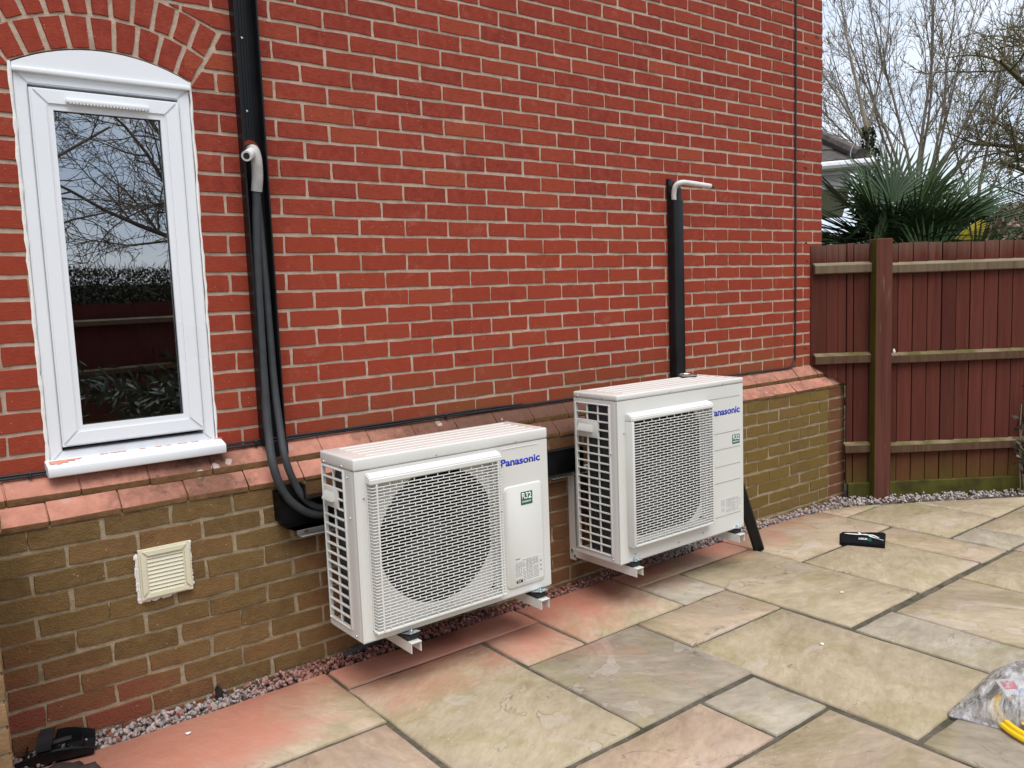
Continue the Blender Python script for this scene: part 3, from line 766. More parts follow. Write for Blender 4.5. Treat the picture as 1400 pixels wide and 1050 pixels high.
# lower wall: ten courses, straight joint before the last short column
LY = -0.112
for r in range(1, 12):
    z1 = -0.152 - (r - 1) * 0.075 - 0.0058; z0 = z1 - 0.075 + 2 * 0.0058
    xx = -4.8177 + (0.5 if r % 2 == 0 else 0) * 0.225 - 0.225 * 8
    spans = []
    while xx < -0.095:
        spans.append((xx, min(xx + 0.225, -0.095))); xx += 0.225
    if r % 2: spans.append((-0.095, 0.112))
    else: spans += [(-0.095, 0.112)]
    if spans[-2][1] - spans[-2][0] < 0.06:
        s2 = spans.pop(-2); spans[-2] = (spans[-2][0], s2[1])
    for a, b in spans:
        sh = rb.uniform(-0.005, 0.005)
        dz = rb.uniform(-0.0025, 0.0025)
        add_brick([(a + J + sh, z0 + dz), (b - J + sh, z0 + dz), (b - J + sh, z1 + dz), (a + J + sh, z1 + dz)], LY + rb.uniform(-0.002, 0.0015), 'low_brick', 'l')
bm = new_bm()
prism(bm, [(XL, LY + 0.0042), (0.104, LY + 0.0042), (0.104, 0.5), (XL, 0.5)], (-1.0, -0.150), 'Z')
lower = obj('lower_wall', bm, M['mortar_low'], house, smooth=False)
BRICKS.sort(key=lambda b: -b[0])
PAR = {'u': upper, 'l': lower}
rest = {'u': new_bm(), 'l': new_bm()}
CACHE = {}
for i, (area, c, yf, mat, par) in enumerate(BRICKS):
    cx = sum(q[0] for q in c) / len(c); cz = sum(q[1] for q in c) / len(c)
    if i < 300:
        rel = [(round((q[0] - cx) / 0.004) * 0.004, round((q[1] - cz) / 0.002) * 0.002) for q in c]
        key = (par, tuple(rel), i % 9)
        if key not in CACHE:
            b = brick_bm([Vector(q) for q in rel], 0.0, i, 0.0021 if par == 'u' else 0.0032)
            me = to_mesh('brick', b, True, 50); me.materials.append(M[mat]); CACHE[key] = me
        link('brick', CACHE[key], M[mat], PAR[par], (cx, yf, cz))
    else:
        b = brick_bm([Vector(q) for q in c], yf, i, 0.0021 if par == 'u' else 0.0032)
        tmp = bpy.data.meshes.new('t'); bmesh.ops.recalc_face_normals(b, faces=b.faces[:]); b.to_mesh(tmp); b.free()
        rest[par].from_mesh(tmp); bpy.data.meshes.remove(tmp)
tag(obj('bricks', rest['u'], M['red_brick'], upper, ang=50, recalc=False), kind='stuff')
tag(obj('bricks', rest['l'], M['low_brick'], lower, ang=50, recalc=False), kind='stuff')

# two rings of arch bricks
nv = 9
for ring_i, (ra, rb_) in enumerate(((ARC_R + 0.004, R2 - J), (R2 + J, R3))):
    a0, a1 = -ANG0 - 0.025, ANG0 + 0.025
    k = nv if ring_i == 0 else nv + 2
    for i in range(k):
        t0 = a0 + (a1 - a0) * i / k; t1 = a0 + (a1 - a0) * (i + 1) / k
        g = 0.0075
        def P(r, t, sgn): return Vector((ARC_C[0] + r * math.sin(t) + sgn * g * math.cos(t), ARC_C[1] + r * math.cos(t) - sgn * g * math.sin(t)))
        c = [P(ra, t0, 1), P(ra, t1, -1), P(rb_, t1, -1), P(rb_, t0, 1)]
        b = brick_bm(c, -0.001, 900 + ring_i * 40 + i, 0.002)
        cc = sum(c, Vector((0, 0))) / 4
        obj('arch_brick', b, M['red_brick'], upper, ang=50, loc=(cc.x, 0, cc.y))
# undersides of the arch bricks
bm = new_bm()
for i in range(24):
    t0, t1 = -ANG0 + 2 * ANG0 * i / 24, -ANG0 + 2 * ANG0 * (i + 1) / 24
    p = [(ARC_C[0] + ARC_R * math.sin(t), ARC_C[1] + ARC_R * math.cos(t) - 0.002) for t in (t0, t1)]
    quad(bm, (p[0][0], 0.0005, p[0][1]), (p[1][0], 0.0005, p[1][1]), (p[1][0], 0.06, p[1][1]), (p[0][0], 0.06, p[0][1]))
obj('arch_soffit', bm, M['red_brick'], upper, smooth=False)

# plinth: two courses of sloping plinth bricks over the lower wall
bm = new_bm()
prism(bm, [(0.02, -0.004), (-0.002, -0.004), (-0.05, -0.056), (-0.05, -0.084), (-0.104, -0.138), (-0.104, -0.150), (0.02, -0.150)], (XL, 0.04), 'X')
plinth = obj('plinth', bm, M['plinth'], house, smooth=False)
def plinth_brick(x0, x1, prof, seed):
    rg = random.Random(seed); bm = new_bm(); g = 0.0022
    A = [bm.verts.new((x0 + g + rg.uniform(-.001, .001), y + rg.uniform(-.0028, .0028), z + rg.uniform(-.0022, .0022))) for y, z in prof]
    B = [bm.verts.new((x1 - g + rg.uniform(-.001, .001), y + rg.uniform(-.0028, .0028), z + rg.uniform(-.0022, .0022))) for y, z in prof]
    n = len(prof); bm.faces.new(A); bm.faces.new(B[::-1])
    for i in range(n): bm.faces.new((A[i], B[i], B[(i + 1) % n], A[(i + 1) % n]))
    bmesh.ops.bevel(bm, geom=bm.edges[:], offset=0.0016, segments=1, affect='EDGES')
    obj('plinth_brick', bm, M['plinth'], plinth, ang=30, loc=((x0 + x1) / 2, prof[1][0], prof[1][1]))
PR1 = [(0.012, 0.001), (-0.002, 0.0005), (-0.058, -0.056), (-0.058, -0.081), (0.012, -0.081)]
PR2 = [(-0.03, -0.080), (-0.056, -0.0805), (-0.115, -0.134), (-0.115, -0.153), (-0.03, -0.153)]
for prof, off, xe, sd_ in ((PR1, 0.06, 0.058, 1), (PR2, 0.175, 0.112, 2)):
    x = xe; k = 0
    while x > -5.6:
        w = 0.225 if k else 0.225 - off / 2
        plinth_brick(x - w, x, prof, sd_ * 1000 + k); x -= w; k += 1
# gable-end pieces of the plinth returning round the corner
bm = new_bm()
prism(bm, [(0.0, 0.0), (0.057, -0.056), (0.057, -0.08), (0.111, -0.134), (0.111, -0.152), (0.0, -0.152)], (-0.03, 5.9), 'Y')
obj('plinth_return', bm, M['plinth'], plinth, smooth=False)

# dark holes where masonry bees and old fixings have eaten the joints
bm = new_bm(); rg = random.Random(4)
for (hx, hz) in [(-0.415, 1.985), (-0.20, 2.07), (-0.185, 2.065), (-0.215, 1.98), (-0.19, 1.975), (-0.075, 2.155), (-0.05, 2.15), (-0.215, 1.385), (-0.205, 1.31), (-0.19, 1.305), (-0.09, 1.16), (-0.19, 0.82), (-0.18, 0.70), (-0.2, 0.12)]:
    n = 7
    quadpts = [(hx + math.cos(k * 2 * math.pi / n) * 0.011 * rg.uniform(0.6, 1.3), 0.0005 - 0.0016, hz + math.sin(k * 2 * math.pi / n) * 0.008 * rg.uniform(0.6, 1.3)) for k in range(n)]
    bm.faces.new([bm.verts.new(q) for q in quadpts])
    r2 = bm.faces[:][-1] if False else None
o = obj('joint_holes', bm, M['dark'], upper, smooth=False); o['kind'] = 'stuff'

# ---- window
win = link('window', None, None, house, (-4.43, 0.02, 0.0)); win.empty_display_size = 0.1
def frame_ring(bm, x0, x1, z0, z1, w, y0, y1, bev=0.004):
    """mitred rectangular frame, face at y0"""
    o_ = [(x0, z0), (x1, z0), (x1, z1), (x0, z1)]; i_ = [(x0 + w, z0 + w), (x1 - w, z0 + w), (x1 - w, z1 - w), (x0 + w, z1 - w)]
    for k in range(4):
        a, b, c, d = o_[k], o_[(k + 1) % 4], i_[(k + 1) % 4], i_[k]
        A = [bm.verts.new((q[0], y0, q[1])) for q in (a, b, c, d)]; B = [bm.verts.new((q[0], y1, q[1])) for q in (a, b, c, d)]
        bm.faces.new(A); bm.faces.new(B[::-1])
        for i in range(4): bm.faces.new((A[i], B[i], B[(i + 1) % 4], A[(i + 1) % 4]))
bm = new_bm()
frame_ring(bm, WX0 + 0.002, WX1 - 0.002, 0.030, 1.352, 0.043, 0.004, 0.075)
bmesh.ops.bevel(bm, geom=[e for e in bm.edges if abs(e.verts[0].co.y - 0.004) < 1e-5 and abs(e.verts[1].co.y - 0.004) < 1e-5], offset=0.004, segments=2, affect='EDGES')
frame = obj('frame', bm, M['upvc'], win)
bm = new_bm()
SX0, SX1, SZ0, SZ1 = -4.672, -4.192, 0.089, 1.296
frame_ring(bm, SX0, SX1, SZ0, SZ1, 0.052, -0.010, 0.05)
bmesh.ops.bevel(bm, geom=[e for e in bm.edges if abs(e.verts[0].co.y + 0.010) < 1e-5 and abs(e.verts[1].co.y + 0.010) < 1e-5], offset=0.005, segments=2, affect='EDGES')
frame_ring(bm, SX0 + 0.050, SX1 - 0.050, SZ0 + 0.050, SZ1 - 0.050, 0.018, -0.004, 0.04)
bmesh.ops.recalc_face_normals(bm, faces=bm.faces[:])
obj('sash', bm, M['upvc'], win)
bm = new_bm(); GX0, GX1, GZ0, GZ1 = SX0 + 0.066, SX1 - 0.066, SZ0 + 0.066, SZ1 - 0.066
frame_ring(bm, GX0 - 0.002, GX1 + 0.002, GZ0 - 0.002, GZ1 + 0.002, 0.006, 0.006, 0.03)
obj('gasket', bm, M['gasket'], win)
bm = new_bm()
quad(bm, (GX0, 0.012, GZ0), (GX1, 0.012, GZ0), (GX1, 0.012, GZ1), (GX0, 0.012, GZ1))
obj('pane', bm, M['glass'], win, smooth=False, recalc=False)
bm = new_bm()      # curved infill above the frame
pts = [(WX0 + 0.003, 1.356)] + [(WX1 - 0.003, 1.356)]
for i in range(17):
    x = WX1 - 0.003 - (WX1 - WX0 - 0.006) * i / 16
    pts.append((x, max(arc_z(x) - 0.006, 1.360)))
prism(bm, pts, (-0.004, 0.06))
obj('head_panel', bm, M['upvc'], win)
bm = new_bm(); box(bm, WX0 + 0.002, WX1 - 0.001, -0.012, 0.03, 1.343, 1.358, 0.003)
obj('head_trim', bm, M['upvc'], win)
bm = new_bm(); box(bm, -4.566, -4.300, -0.026, -0.008, 1.253, 1.268, 0.004)
for k in range(24): box(bm, -4.556 + k * 0.0105, -4.551 + k * 0.0105, -0.0265, -0.02, 1.250, 1.2535)
obj('trickle_vent', bm, M['upvc'], win)
bm = new_bm()
pf = [(0.03, 0.050), (-0.02, 0.046), (-0.062, 0.034), (-0.066, 0.030), (-0.066, 0.000), (-0.060, -0.003), (0.0, 0.010), (0.03, 0.010)]
prism(bm, pf, (-4.732, -4.132), 'X')
bmesh.ops.bevel(bm, geom=bm.edges[:], offset=0.002, segments=1, affect='EDGES')
sill = obj('sill', bm, M['upvc'], win)
bm = new_bm()     # pink dust lying on the sill
rg = random.Random(9)
def dust_patch(xa, xb, ya, yb, n):
    top = []
    for i in range(n + 1):
        x = xa + (xb - xa) * i / n
        top.append((x, yb))
    def zz(y): return 0.0465 + (y + 0.02) * (0.012 / 0.042) if y < -0.02 else 0.0465 + (y + 0.02) * 0.08
    pts_ = [(x, yb) for x, yb in top] + [(xb - (xb - xa) * i / n, ya + rg.uniform(-0.004, 0.010) + 0.028 * (1 - i / n) ** 2) for i in range(n + 1)]
    up = [bm.verts.new((x, y, zz(y) + 0.0016)) for x, y in pts_]
    m = len(top)
    for i in range(n):
        bm.faces.new((up[i], up[i + 1], up[2 * n + 1 - i - 1], up[2 * n + 1 - i]))
dust_patch(-4.722, -4.615, -0.050, -0.020, 14)
for k in range(40):
    x = rg.uniform(-4.6, -4.14); w = rg.uniform(0.004, 0.016)
    quad(bm, (x, -0.006, 0.0494), (x + w, -0.006, 0.0494), (x + w, -0.012 - rg.uniform(0, 0.006), 0.0488), (x, -0.012, 0.0488))
o = obj('dust', bm, M['dust'], sill, smooth=False); o['kind'] = 'stuff'
bm = new_bm()      # hand-run sealant bead round the frame
rg = random.Random(2)
def bead(p0, p1, w, n):
    p0, p1 = Vector(p0), Vector(p1); pts_ = [p0.lerp(p1, i / n) for i in range(n + 1)]
    tube(bm, [(p.x + rg.uniform(-0.002, 0.002), 0.0015, p.y + rg.uniform(-0.002, 0.002)) for p in pts_], [w * rg.uniform(0.6, 1.3) for _ in pts_], 6)
bead((WX0 - 0.003, 0.01), (WX0 - 0.003, spring), 0.0065, 40); obj('sealant', bm, M['sealant'], win)
bm = new_bm(); bead((WX1 + 0.002, 0.03), (WX1 + 0.002, spring), 0.005, 40); obj('sealant', bm, M['sealant'], win)
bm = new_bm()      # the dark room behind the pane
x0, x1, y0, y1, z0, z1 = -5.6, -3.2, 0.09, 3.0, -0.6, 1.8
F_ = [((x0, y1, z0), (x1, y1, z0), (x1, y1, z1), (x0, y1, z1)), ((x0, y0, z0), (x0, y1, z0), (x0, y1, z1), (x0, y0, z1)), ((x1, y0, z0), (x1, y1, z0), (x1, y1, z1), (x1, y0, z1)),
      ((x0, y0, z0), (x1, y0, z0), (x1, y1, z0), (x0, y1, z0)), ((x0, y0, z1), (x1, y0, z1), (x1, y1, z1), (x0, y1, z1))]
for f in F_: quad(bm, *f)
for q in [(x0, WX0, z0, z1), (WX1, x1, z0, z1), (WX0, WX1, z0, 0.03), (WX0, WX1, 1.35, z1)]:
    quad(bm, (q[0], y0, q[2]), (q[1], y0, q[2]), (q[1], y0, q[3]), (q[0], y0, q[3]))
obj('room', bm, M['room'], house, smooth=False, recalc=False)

# ------------------------------------------------------------------ brick pier at the left edge
pier = thing('brick_pier', 'buff brick pier end at the lower left edge beside the black plastic offcut', 'pier', (-5.2, -0.62, G))
bm = new_bm(); box(bm, -5.505, -4.975, -0.655, -0.12, -1.0, -0.02); pm = obj('pier_core', bm, M['mortar_low'], pier, smooth=False)
for r in range(12):
    z0 = -0.93 + r * 0.075 + J; z1 = z0 + 0.075 - 2 * J
    ed = [-5.5, -5.275, -5.05, -4.968] if r % 2 else [-5.5, -5.3875, -5.1625, -4.968]
    for a, b in zip(ed, ed[1:]):
        c = [(a + J, z0), (b - (J if b < -4.97 else 0), z0), (b - (J if b < -4.97 else 0), z1), (a + J, z1)]
        bb = brick_bm([Vector(q) for q in c], -0.66, r * 7 + int(a * 100), 0.0026, 0.011)
        obj('brick', bb, M['pierbrick'], pm, ang=50, loc=((a + b) / 2, -0.66, (z0 + z1) / 2))
    for a, b in ([(-0.648, -0.44), (-0.43, -0.21)] if r % 2 else [(-0.648, -0.545), (-0.535, -0.33), (-0.32, -0.13)]):
        bb = new_bm(); box(bb, -4.985, -4.9665, a, b, z0, z1, 0.003, 1)
        obj('brick', bb, M['pierbrick'], pm, ang=50, loc=(-4.97, (a + b) / 2, (z0 + z1) / 2))
bm = new_bm(); box(bm, -5.53, -4.94, -0.69, -0.115, -0.02, 0.035, 0.008); obj('coping', bm, M['pierbrick'], pier)

# ------------------------------------------------------------------ text
def text_mesh(txt, width, height=None, thick=0.0, ext=0.0006):
    cu = bpy.data.curves.new('lettering', 'FONT'); cu.body = txt; cu.size = 1.0; cu.offset = thick; cu.extrude = 0.0
    cu.resolution_u = 3
    o = bpy.data.objects.new('lettering_tmp', cu); COL.objects.link(o)
    bpy.context.view_layer.update()
    me = bpy.data.meshes.new_from_object(o.evaluated_get(bpy.context.evaluated_depsgraph_get()))
    COL.objects.unlink(o); bpy.data.objects.remove(o); bpy.data.curves.remove(cu)
    bm = new_bm(); bm.from_mesh(me); bpy.data.meshes.remove(me)
    xs = [v.co.x for v in bm.verts]; ys = [v.co.y for v in bm.verts]
    sx = width / (max(xs) - min(xs)); sy = (height / (max(ys) - min(ys))) if height else sx
    for v in bm.verts: v.co = Vector(((v.co.x - min(xs)) * sx, (v.co.y - min(ys)) * sy, 0))
    r = bmesh.ops.extrude_face_region(bm, geom=bm.faces[:])
    for g_ in r['geom']:
        if isinstance(g_, bmesh.types.BMVert): g_.co.z -= ext
    return bm
def place_text(bm, x, y, z):
    for v in bm.verts: v.co = Vector((x + v.co.x, y - v.co.z, z + v.co.y))
    return bm

# ------------------------------------------------------------------ air conditioning condensers
def screw(bm, c, axis=(0, -1, 0), r=0.0042):
    lathe(bm, [(r, -0.001), (r, 0.0012), (r * 0.75, 0.0028), (r * 0.2, 0.0034)], c, axis, 10)
def condenser(label, X0, X1, YF, YB, Z0, Z1, grille, circ, side_cols, side_rows, kind):
    t = thing('air_conditioner', label, 'air conditioner', ((X0 + X1) / 2, (YF + YB) / 2, Z0), 'outdoor air conditioning units')
    zc = Z1 - (0.048 if kind == 1 else 0.030)
    # front panel with the round fan opening
    gx0, gx1, gz0, gz1, gp = grille
    cx, cz, cr = circ
    bm = new_bm(); N = 64
    fx0, fx1, fz0, fz1 = gx0 + 0.012, gx1 - 0.012, gz0 + 0.012, gz1 - 0.02
    inner, outer, back = [], [], []
    for k in range(N):
        a = 2 * math.pi * k / N; dx, dz = math.cos(a), math.sin(a)
        s = min(((fx1 - cx) if dx > 0 else (fx0 - cx)) / dx if abs(dx) > 1e-6 else 1e9, ((fz1 - cz) if dz > 0 else (fz0 - cz)) / dz if abs(dz) > 1e-6 else 1e9)
        cr_ = min(cr, s - 0.004)
        inner.append(bm.verts.new((cx + cr_ * dx, YF + 0.034, cz + cr_ * dz)))
        outer.append(bm.verts.new((cx + s * dx, YF + 0.029, cz + s * dz)))
        back.append(bm.verts.new((cx + cr_ * 0.97 * dx, YF + 0.09, cz + cr_ * 0.97 * dz)))
    for k in range(N):
        j = (k + 1) % N
        bm.faces.new((outer[k], outer[j], inner[j], inner[k])); bm.faces.new((inner[k], inner[j], back[j], back[k]))
    for f in bm.faces: f.material_index = 1 if max(v.co.y for v in f.verts) > YF + 0.05 else 0
    so = obj('fan_shroud', bm, M['case'], t, ang=40, recalc=False); so.data.materials.append(M['fan'])
    bm = new_bm(); e = 0.0
    # cabinet: front rim pieces round the grille, corner posts, floor, roof
    box(bm, X0, gx0 + 0.012, YF, YF + 0.030, Z0, zc, 0.0)
    box(bm, gx1 - 0.012, X1, YF, YF + 0.030, Z0, zc, 0.0)
    box(bm, gx0 + 0.012, gx1 - 0.012, YF, YF + 0.030, Z0, gz0 + 0.012); box(bm, gx0 + 0.012, gx1 - 0.012, YF, YF + 0.030, gz1 - 0.02, zc)
    box(bm, X1 - 0.016, X1, YF + 0.030, YB, Z0, zc)
    obj('front_panel', bm, M['case'], t, smooth=False)
    # rounded left front corner
    bm = new_bm(); rr = 0.022
    pr = [(X0 - 0.0015, YF + rr + 0.03), (X0 - 0.0015, YF + rr)]
    for k in range(1, 6):
        a = math.pi / 2 * k / 6
        pr.append((X0 - 0.0015 + rr * (1 - math.cos(a)), YF - 0.0015 + rr * (1 - math.sin(a))))
    pr += [(X0 + rr, YF - 0.0015), (X0 + 0.06, YF - 0.0015), (X0 + 0.06, YF + 0.001), (X0 + 0.002, YF + rr + 0.03)]
    A = [bm.verts.new((a, b, Z0)) for a, b in pr]; B = [bm.verts.new((a, b, zc)) for a, b in pr]
    for k in range(len(pr)): bm.faces.new((A[k], A[(k + 1) % len(pr)], B[(k + 1) % len(pr)], B[k]))
    bm.faces.new(A); bm.faces.new(B)
    obj('corner_panel', bm, M['case'], t)
    bm = new_bm(); box(bm, X0 + 0.003, X1 - 0.003, YF + 0.004, YB - 0.003, Z0 - 0.006, Z0 + 0.02, 0.0); obj('base_pan', bm, M['case'], t, smooth=False)
    # top cover with pressed ribs
    bm = new_bm(); box(bm, X0 - 0.003, X1 + 0.003, YF - 0.003, YB + 0.003, zc + 0.002, Z1, 0.008, 3)
    for k in range(5):
        yy = YF + 0.035 + k * (YB - YF - 0.07) / 4
        box(bm, X0 + 0.06, X1 - 0.05, yy - 0.010, yy + 0.010, Z1 - 0.002, Z1 + 0.0032, 0.003, 1)
    obj('top_cover', bm, M['case'], t)
    bm = new_bm(); box(bm, X0 + 0.002, X1 - 0.002, YF + 0.002, YB - 0.002, zc - 0.001, zc + 0.003); obj('seam', bm, M['groove'], t, smooth=False)
    # dark interior, coil and fan
    bm = new_bm(); box(bm, X0 + 0.30, X1 - 0.02, YF + 0.18, YF + 0.19, Z0 + 0.02, zc - 0.004)
    box(bm, gx0 - 0.003, X1 - 0.02, YF + 0.19, YF + 0.195, Z0 + 0.02, zc - 0.004)
    box(bm, X1 - 0.022, X1 - 0.017, YF + 0.02, YB - 0.01, Z0 + 0.02, zc - 0.004)
    box(bm, X0 + 0.02, X1 - 0.02, YF + 0.02, YF + 0.19, zc - 0.006, zc - 0.003); box(bm, X0 + 0.02, X1 - 0.02, YF + 0.02, YF + 0.19, Z0 + 0.021, Z0 + 0.024)
    obj('inner_casing', bm, M['dark'], t, smooth=False)
    bm = new_bm()
    ycoil = YB - (0.092 if kind == 1 else 0.080)
    box(bm, X0 + 0.014, X0 + 0.034, YF + 0.05, ycoil, Z0 + 0.02, zc - 0.005)
    k = Z0 + 0.03
    while k < zc - 0.01:
        box(bm, X0 + 0.012, X0 + 0.015, YF + 0.05, ycoil, k, k + 0.003); k += 0.012
    obj('coil', bm, M['coil'], t, smooth=False)
    if kind == 1:
        bm = new_bm(); box(bm, X0 + 0.055, X0 + 0.06, ycoil - 0.01, YB - 0.01, Z0 + 0.02, zc - 0.115); obj('coil_guard', bm, M['coilgrey'], t, smooth=False)
    bm = new_bm()
    lathe(bm, [(0.05, -0.02), (0.062, 0.01), (0.055, 0.03), (0.02, 0.036)], (cx, YF + 0.10, cz), (0, -1, 0), 24)
    fan = obj('fan', bm, M['fan'], t)
    for k in range(3):
        bm = new_bm(); rows = []
        for i in range(5):
            r_ = 0.05 + (cr - 0.065) * i / 4; row_ = []
            for j in range(6):
                a = k * 2 * math.pi / 3 + (j / 5 - 0.5) * (1.25 - 0.1 * i) + 0.25 * i / 4
                row_.append(bm.verts.new((cx + r_ * math.cos(a), YF + 0.135 - 0.07 * j / 5, cz + r_ * math.sin(a))))
            rows.append(row_)
        for i in range(4):
            for j in range(5): bm.faces.new((rows[i][j], rows[i][j + 1], rows[i + 1][j + 1], rows[i + 1][j]))
        obj('blade', bm, M['fan'], fan)
    # side grille on the left face
    ys0, ys1 = (YF + 0.088, YB - 0.014) if kind == 1 else (YF + 0.055, YB - 0.018)
    zs0, zs1 = Z0 + 0.032, zc - (0.010 if kind == 1 else 0.024)
    bm = new_bm()
    box(bm, X0 - 0.001, X0 + 0.010, YF + 0.050, ys0, Z0, zc); box(bm, X0 - 0.001, X0 + 0.010, ys1, YB, Z0, zc)
    box(bm, X0 - 0.001, X0 + 0.010, ys0, ys1, Z0, zs0); box(bm, X0 - 0.001, X0 + 0.010, ys0, ys1, zs1, zc)
    obj('side_panel', bm, M['case'], t, smooth=False)
    bm = new_bm()       # raised lip round the grille
    for (a, b, c, d) in ((ys0 - 0.010, ys0, zs0 - 0.006, zs1 + 0.006), (ys1, ys1 + 0.008, zs0 - 0.006, zs1 + 0.006), (ys0, ys1, zs0 - 0.006, zs0), (ys0, ys1, zs1, zs1 + 0.006)):
        box(bm, X0 - 0.006, X0 + 0.002, a, b, c, d, 0.0025, 2)
    sg = obj('side_grille', bm, M['grille'], t)
    pitch = (zs1 - zs0) / side_rows
    hz0, hz1 = zs1 - pitch * 4.05, zs1 - pitch * 2.0        # handle block
    yw = (ys1 - ys0) / side_cols
    hy = ys0 + yw + 0.002 if kind == 2 else ys0 + yw * 0.62
    meB = {}
    for k in range(1, side_rows):
        z = zs1 - pitch * k
        a = ys0
        b = ys1 if not (hz0 < z < hz1) else hy
        key = round(b - a, 4)
        if key not in meB:
            bb = new_bm(); box(bb, -0.005, 0.005, 0, b - a, -0.0036, 0.0036, 0.0015, 1); meB[key] = to_mesh('bar', bb)
        link('bar', meB[key], M['grille'], sg, (X0 + 0.002, a, z))
    for c in range(1, side_cols):
        yy = ys0 + yw * c
        bm = new_bm()
        if yy > hy:
            box(bm, X0 - 0.002, X0 + 0.006, yy - 0.0034, yy + 0.0034, zs0, hz0, 0.001, 1); box(bm, X0 - 0.002, X0 + 0.006, yy - 0.0034, yy + 0.0034, hz1, zs1, 0.001, 1)
        else: box(bm, X0 - 0.002, X0 + 0.006, yy - 0.0034, yy + 0.0034, zs0, zs1, 0.001, 1)
        obj('upright', bm, M['grille'], sg)
    bm = new_bm(); box(bm, X0 - 0.004, X0 + 0.006, hy, ys1, hz0, hz1, 0.003, 2)
    hm = (hz0 + hz1) / 2; y_a, y_b = hy + (ys1 - hy) * 0.22, ys1 - (ys1 - hy) * 0.12
    pts_ = [(X0 - 0.003, hm + 0.024), (X0 - 0.019, hm - 0.004), (X0 - 0.019, hm - 0.011), (X0 - 0.003, hm - 0.012)]
    A = [bm.verts.new((x, y_a, z)) for x, z in pts_]; B = [bm.verts.new((x, y_b, z)) for x, z in pts_]
    bm.faces.new(A); bm.faces.new(B[::-1])
    for k in range(4): bm.faces.new((A[k], B[k], B[(k + 1) % 4], A[(k + 1) % 4]))
    obj('handle', bm, M['case'], t)
    # front grille: hood, side frame, slats, staggered ties
    yg = YF - gp
    bm = new_bm(); hood = 0.040 if kind == 1 else 0.036
    pf = [(YF + 0.002, gz1), (YF - gp * 0.55, gz1 - 0.004), (yg - 0.001, gz1 - 0.018), (yg - 0.001, gz1 - hood), (YF + 0.002, gz1 - hood)]
    A = [bm.verts.new((gx0 - 0.004, a, b)) for a, b in pf]; B = [bm.verts.new((gx1 + 0.004, a, b)) for a, b in pf]
    bm.faces.new(A); bm.faces.new(B[::-1])
    for k in range(5): bm.faces.new((A[k], B[k], B[(k + 1) % 5], A[(k + 1) % 5]))
    bmesh.ops.bevel(bm, geom=bm.edges[:], offset=0.004, segments=2, affect='EDGES')
    box(bm, gx0 - 0.004, gx1 + 0.004, yg + 0.001, YF + 0.002, gz0 - 0.004, gz0 + 0.008, 0.003, 1)
    sx = 0.016 if kind == 1 else 0.0
    if kind == 2:
        box(bm, gx0 - 0.004, gx0 + 0.012, yg - 0.002, YF + 0.002, gz0, gz1 - hood, 0.004, 2)
        box(bm, gx1 - 0.008, gx1 + 0.004, yg - 0.001, YF + 0.002, gz0, gz1 - hood, 0.003, 1)
    else:
        for xr in (gx0 + 0.024, gx1 - 0.016): box(bm, xr - 0.0035, xr + 0.0035, yg - 0.0015, yg + 0.010, gz0, gz1 - hood, 0.0015, 1)
        for xr in (gx0 - 0.002, gx1 + 0.002): box(bm, xr - 0.002, xr + 0.002, YF - 0.008, YF + 0.002, gz0, gz1 - hood)
    fg = obj('front_grille', bm, M['grille'], t)
    ns = 45
    zt, zb = gz1 - hood, gz0 + 0.008
    pit = (zt - zb) / (ns + 1)
    bb = new_bm(); sh = 0.0018
    box(bb, gx0, gx1, 0, 0.0028, -sh, sh, 0.0009, 1)
    if kind == 1:
        box(bb, gx0, gx0 + 0.004, 0.004, gp + 0.001, -sh, sh); box(bb, gx1 - 0.004, gx1, 0.004, gp + 0.001, -sh, sh)
    for v in bb.verts: v.co.x -= gx0
    sm = to_mesh('slat', bb)
    for k in range(1, ns + 1): link('slat', sm, M['grille'], fg, (gx0, yg, zb + pit * k))
    bm = new_bm(); sp = 0.052
    for k in range(0, ns + 1):
        x = gx0 + (sp * 0.5 if k % 2 else 0.0) + sp
        while x < gx1 - 0.02:
            z = zb + pit * k
            box(bm, x - 0.0016, x + 0.0016, yg + 0.0004, yg + 0.0030, z + sh - 0.0005, z + pit - sh + 0.0005); x += sp
    o = obj('slat_ties', bm, M['grille'], fg, smooth=False); o['kind'] = 'stuff'
    # screws
    bm = new_bm()
    for (x, z) in ((X0 + 0.35, zc + 0.012), (X1 - 0.17, zc + 0.012), (gx0 - 0.006 + 0.05, Z0 + 0.03), (X0 + 0.40, Z0 + 0.02), (gx1 - 0.04, Z0 + 0.03), (gx0 - 0.014, gz1 - 0.09), (gx1 + 0.018, (gz0 + gz1) / 2 + 0.04)):
        screw(bm, (x, YF - 0.003, z))
    for (y, z) in ((YF + 0.09, zc + 0.012), (YB - 0.03, zc + 0.010), (YF + 0.05, zc - 0.025), (YF + 0.045, Z0 + 0.015), (YB - 0.012, Z0 + 0.03), (YF + 0.042, (Z0 + Z1) / 2 + 0.12)):
        screw(bm, (X0 - 0.004, y, z), (-1, 0, 0))
    obj('screws', bm, M['steel'], t)
    # lettering, sticker and rating plate
    if kind == 1:
        yp = YF - 0.006
        bm = new_bm(); x0, x1, z0, z1, cr2 = gx1 + 0.030, X1 - 0.035, Z0 + 0.030, -0.232, 0.022
        pts_ = []
        for (qx, qz, a0) in ((x1 - cr2, z1 - cr2, 0), (x0 + cr2, z1 - cr2, 90), (x0 + cr2, z0 + cr2, 180), (x1 - cr2, z0 + cr2, 270)):
            for k in range(6):
                a = R(a0 + 18 * k); pts_.append((qx + cr2 * math.cos(a), qz + cr2 * math.sin(a)))
        cxp, czp = (x0 + x1) / 2, (z0 + z1) / 2
        A = [bm.verts.new((a, YF + 0.001, b)) for a, b in pts_]
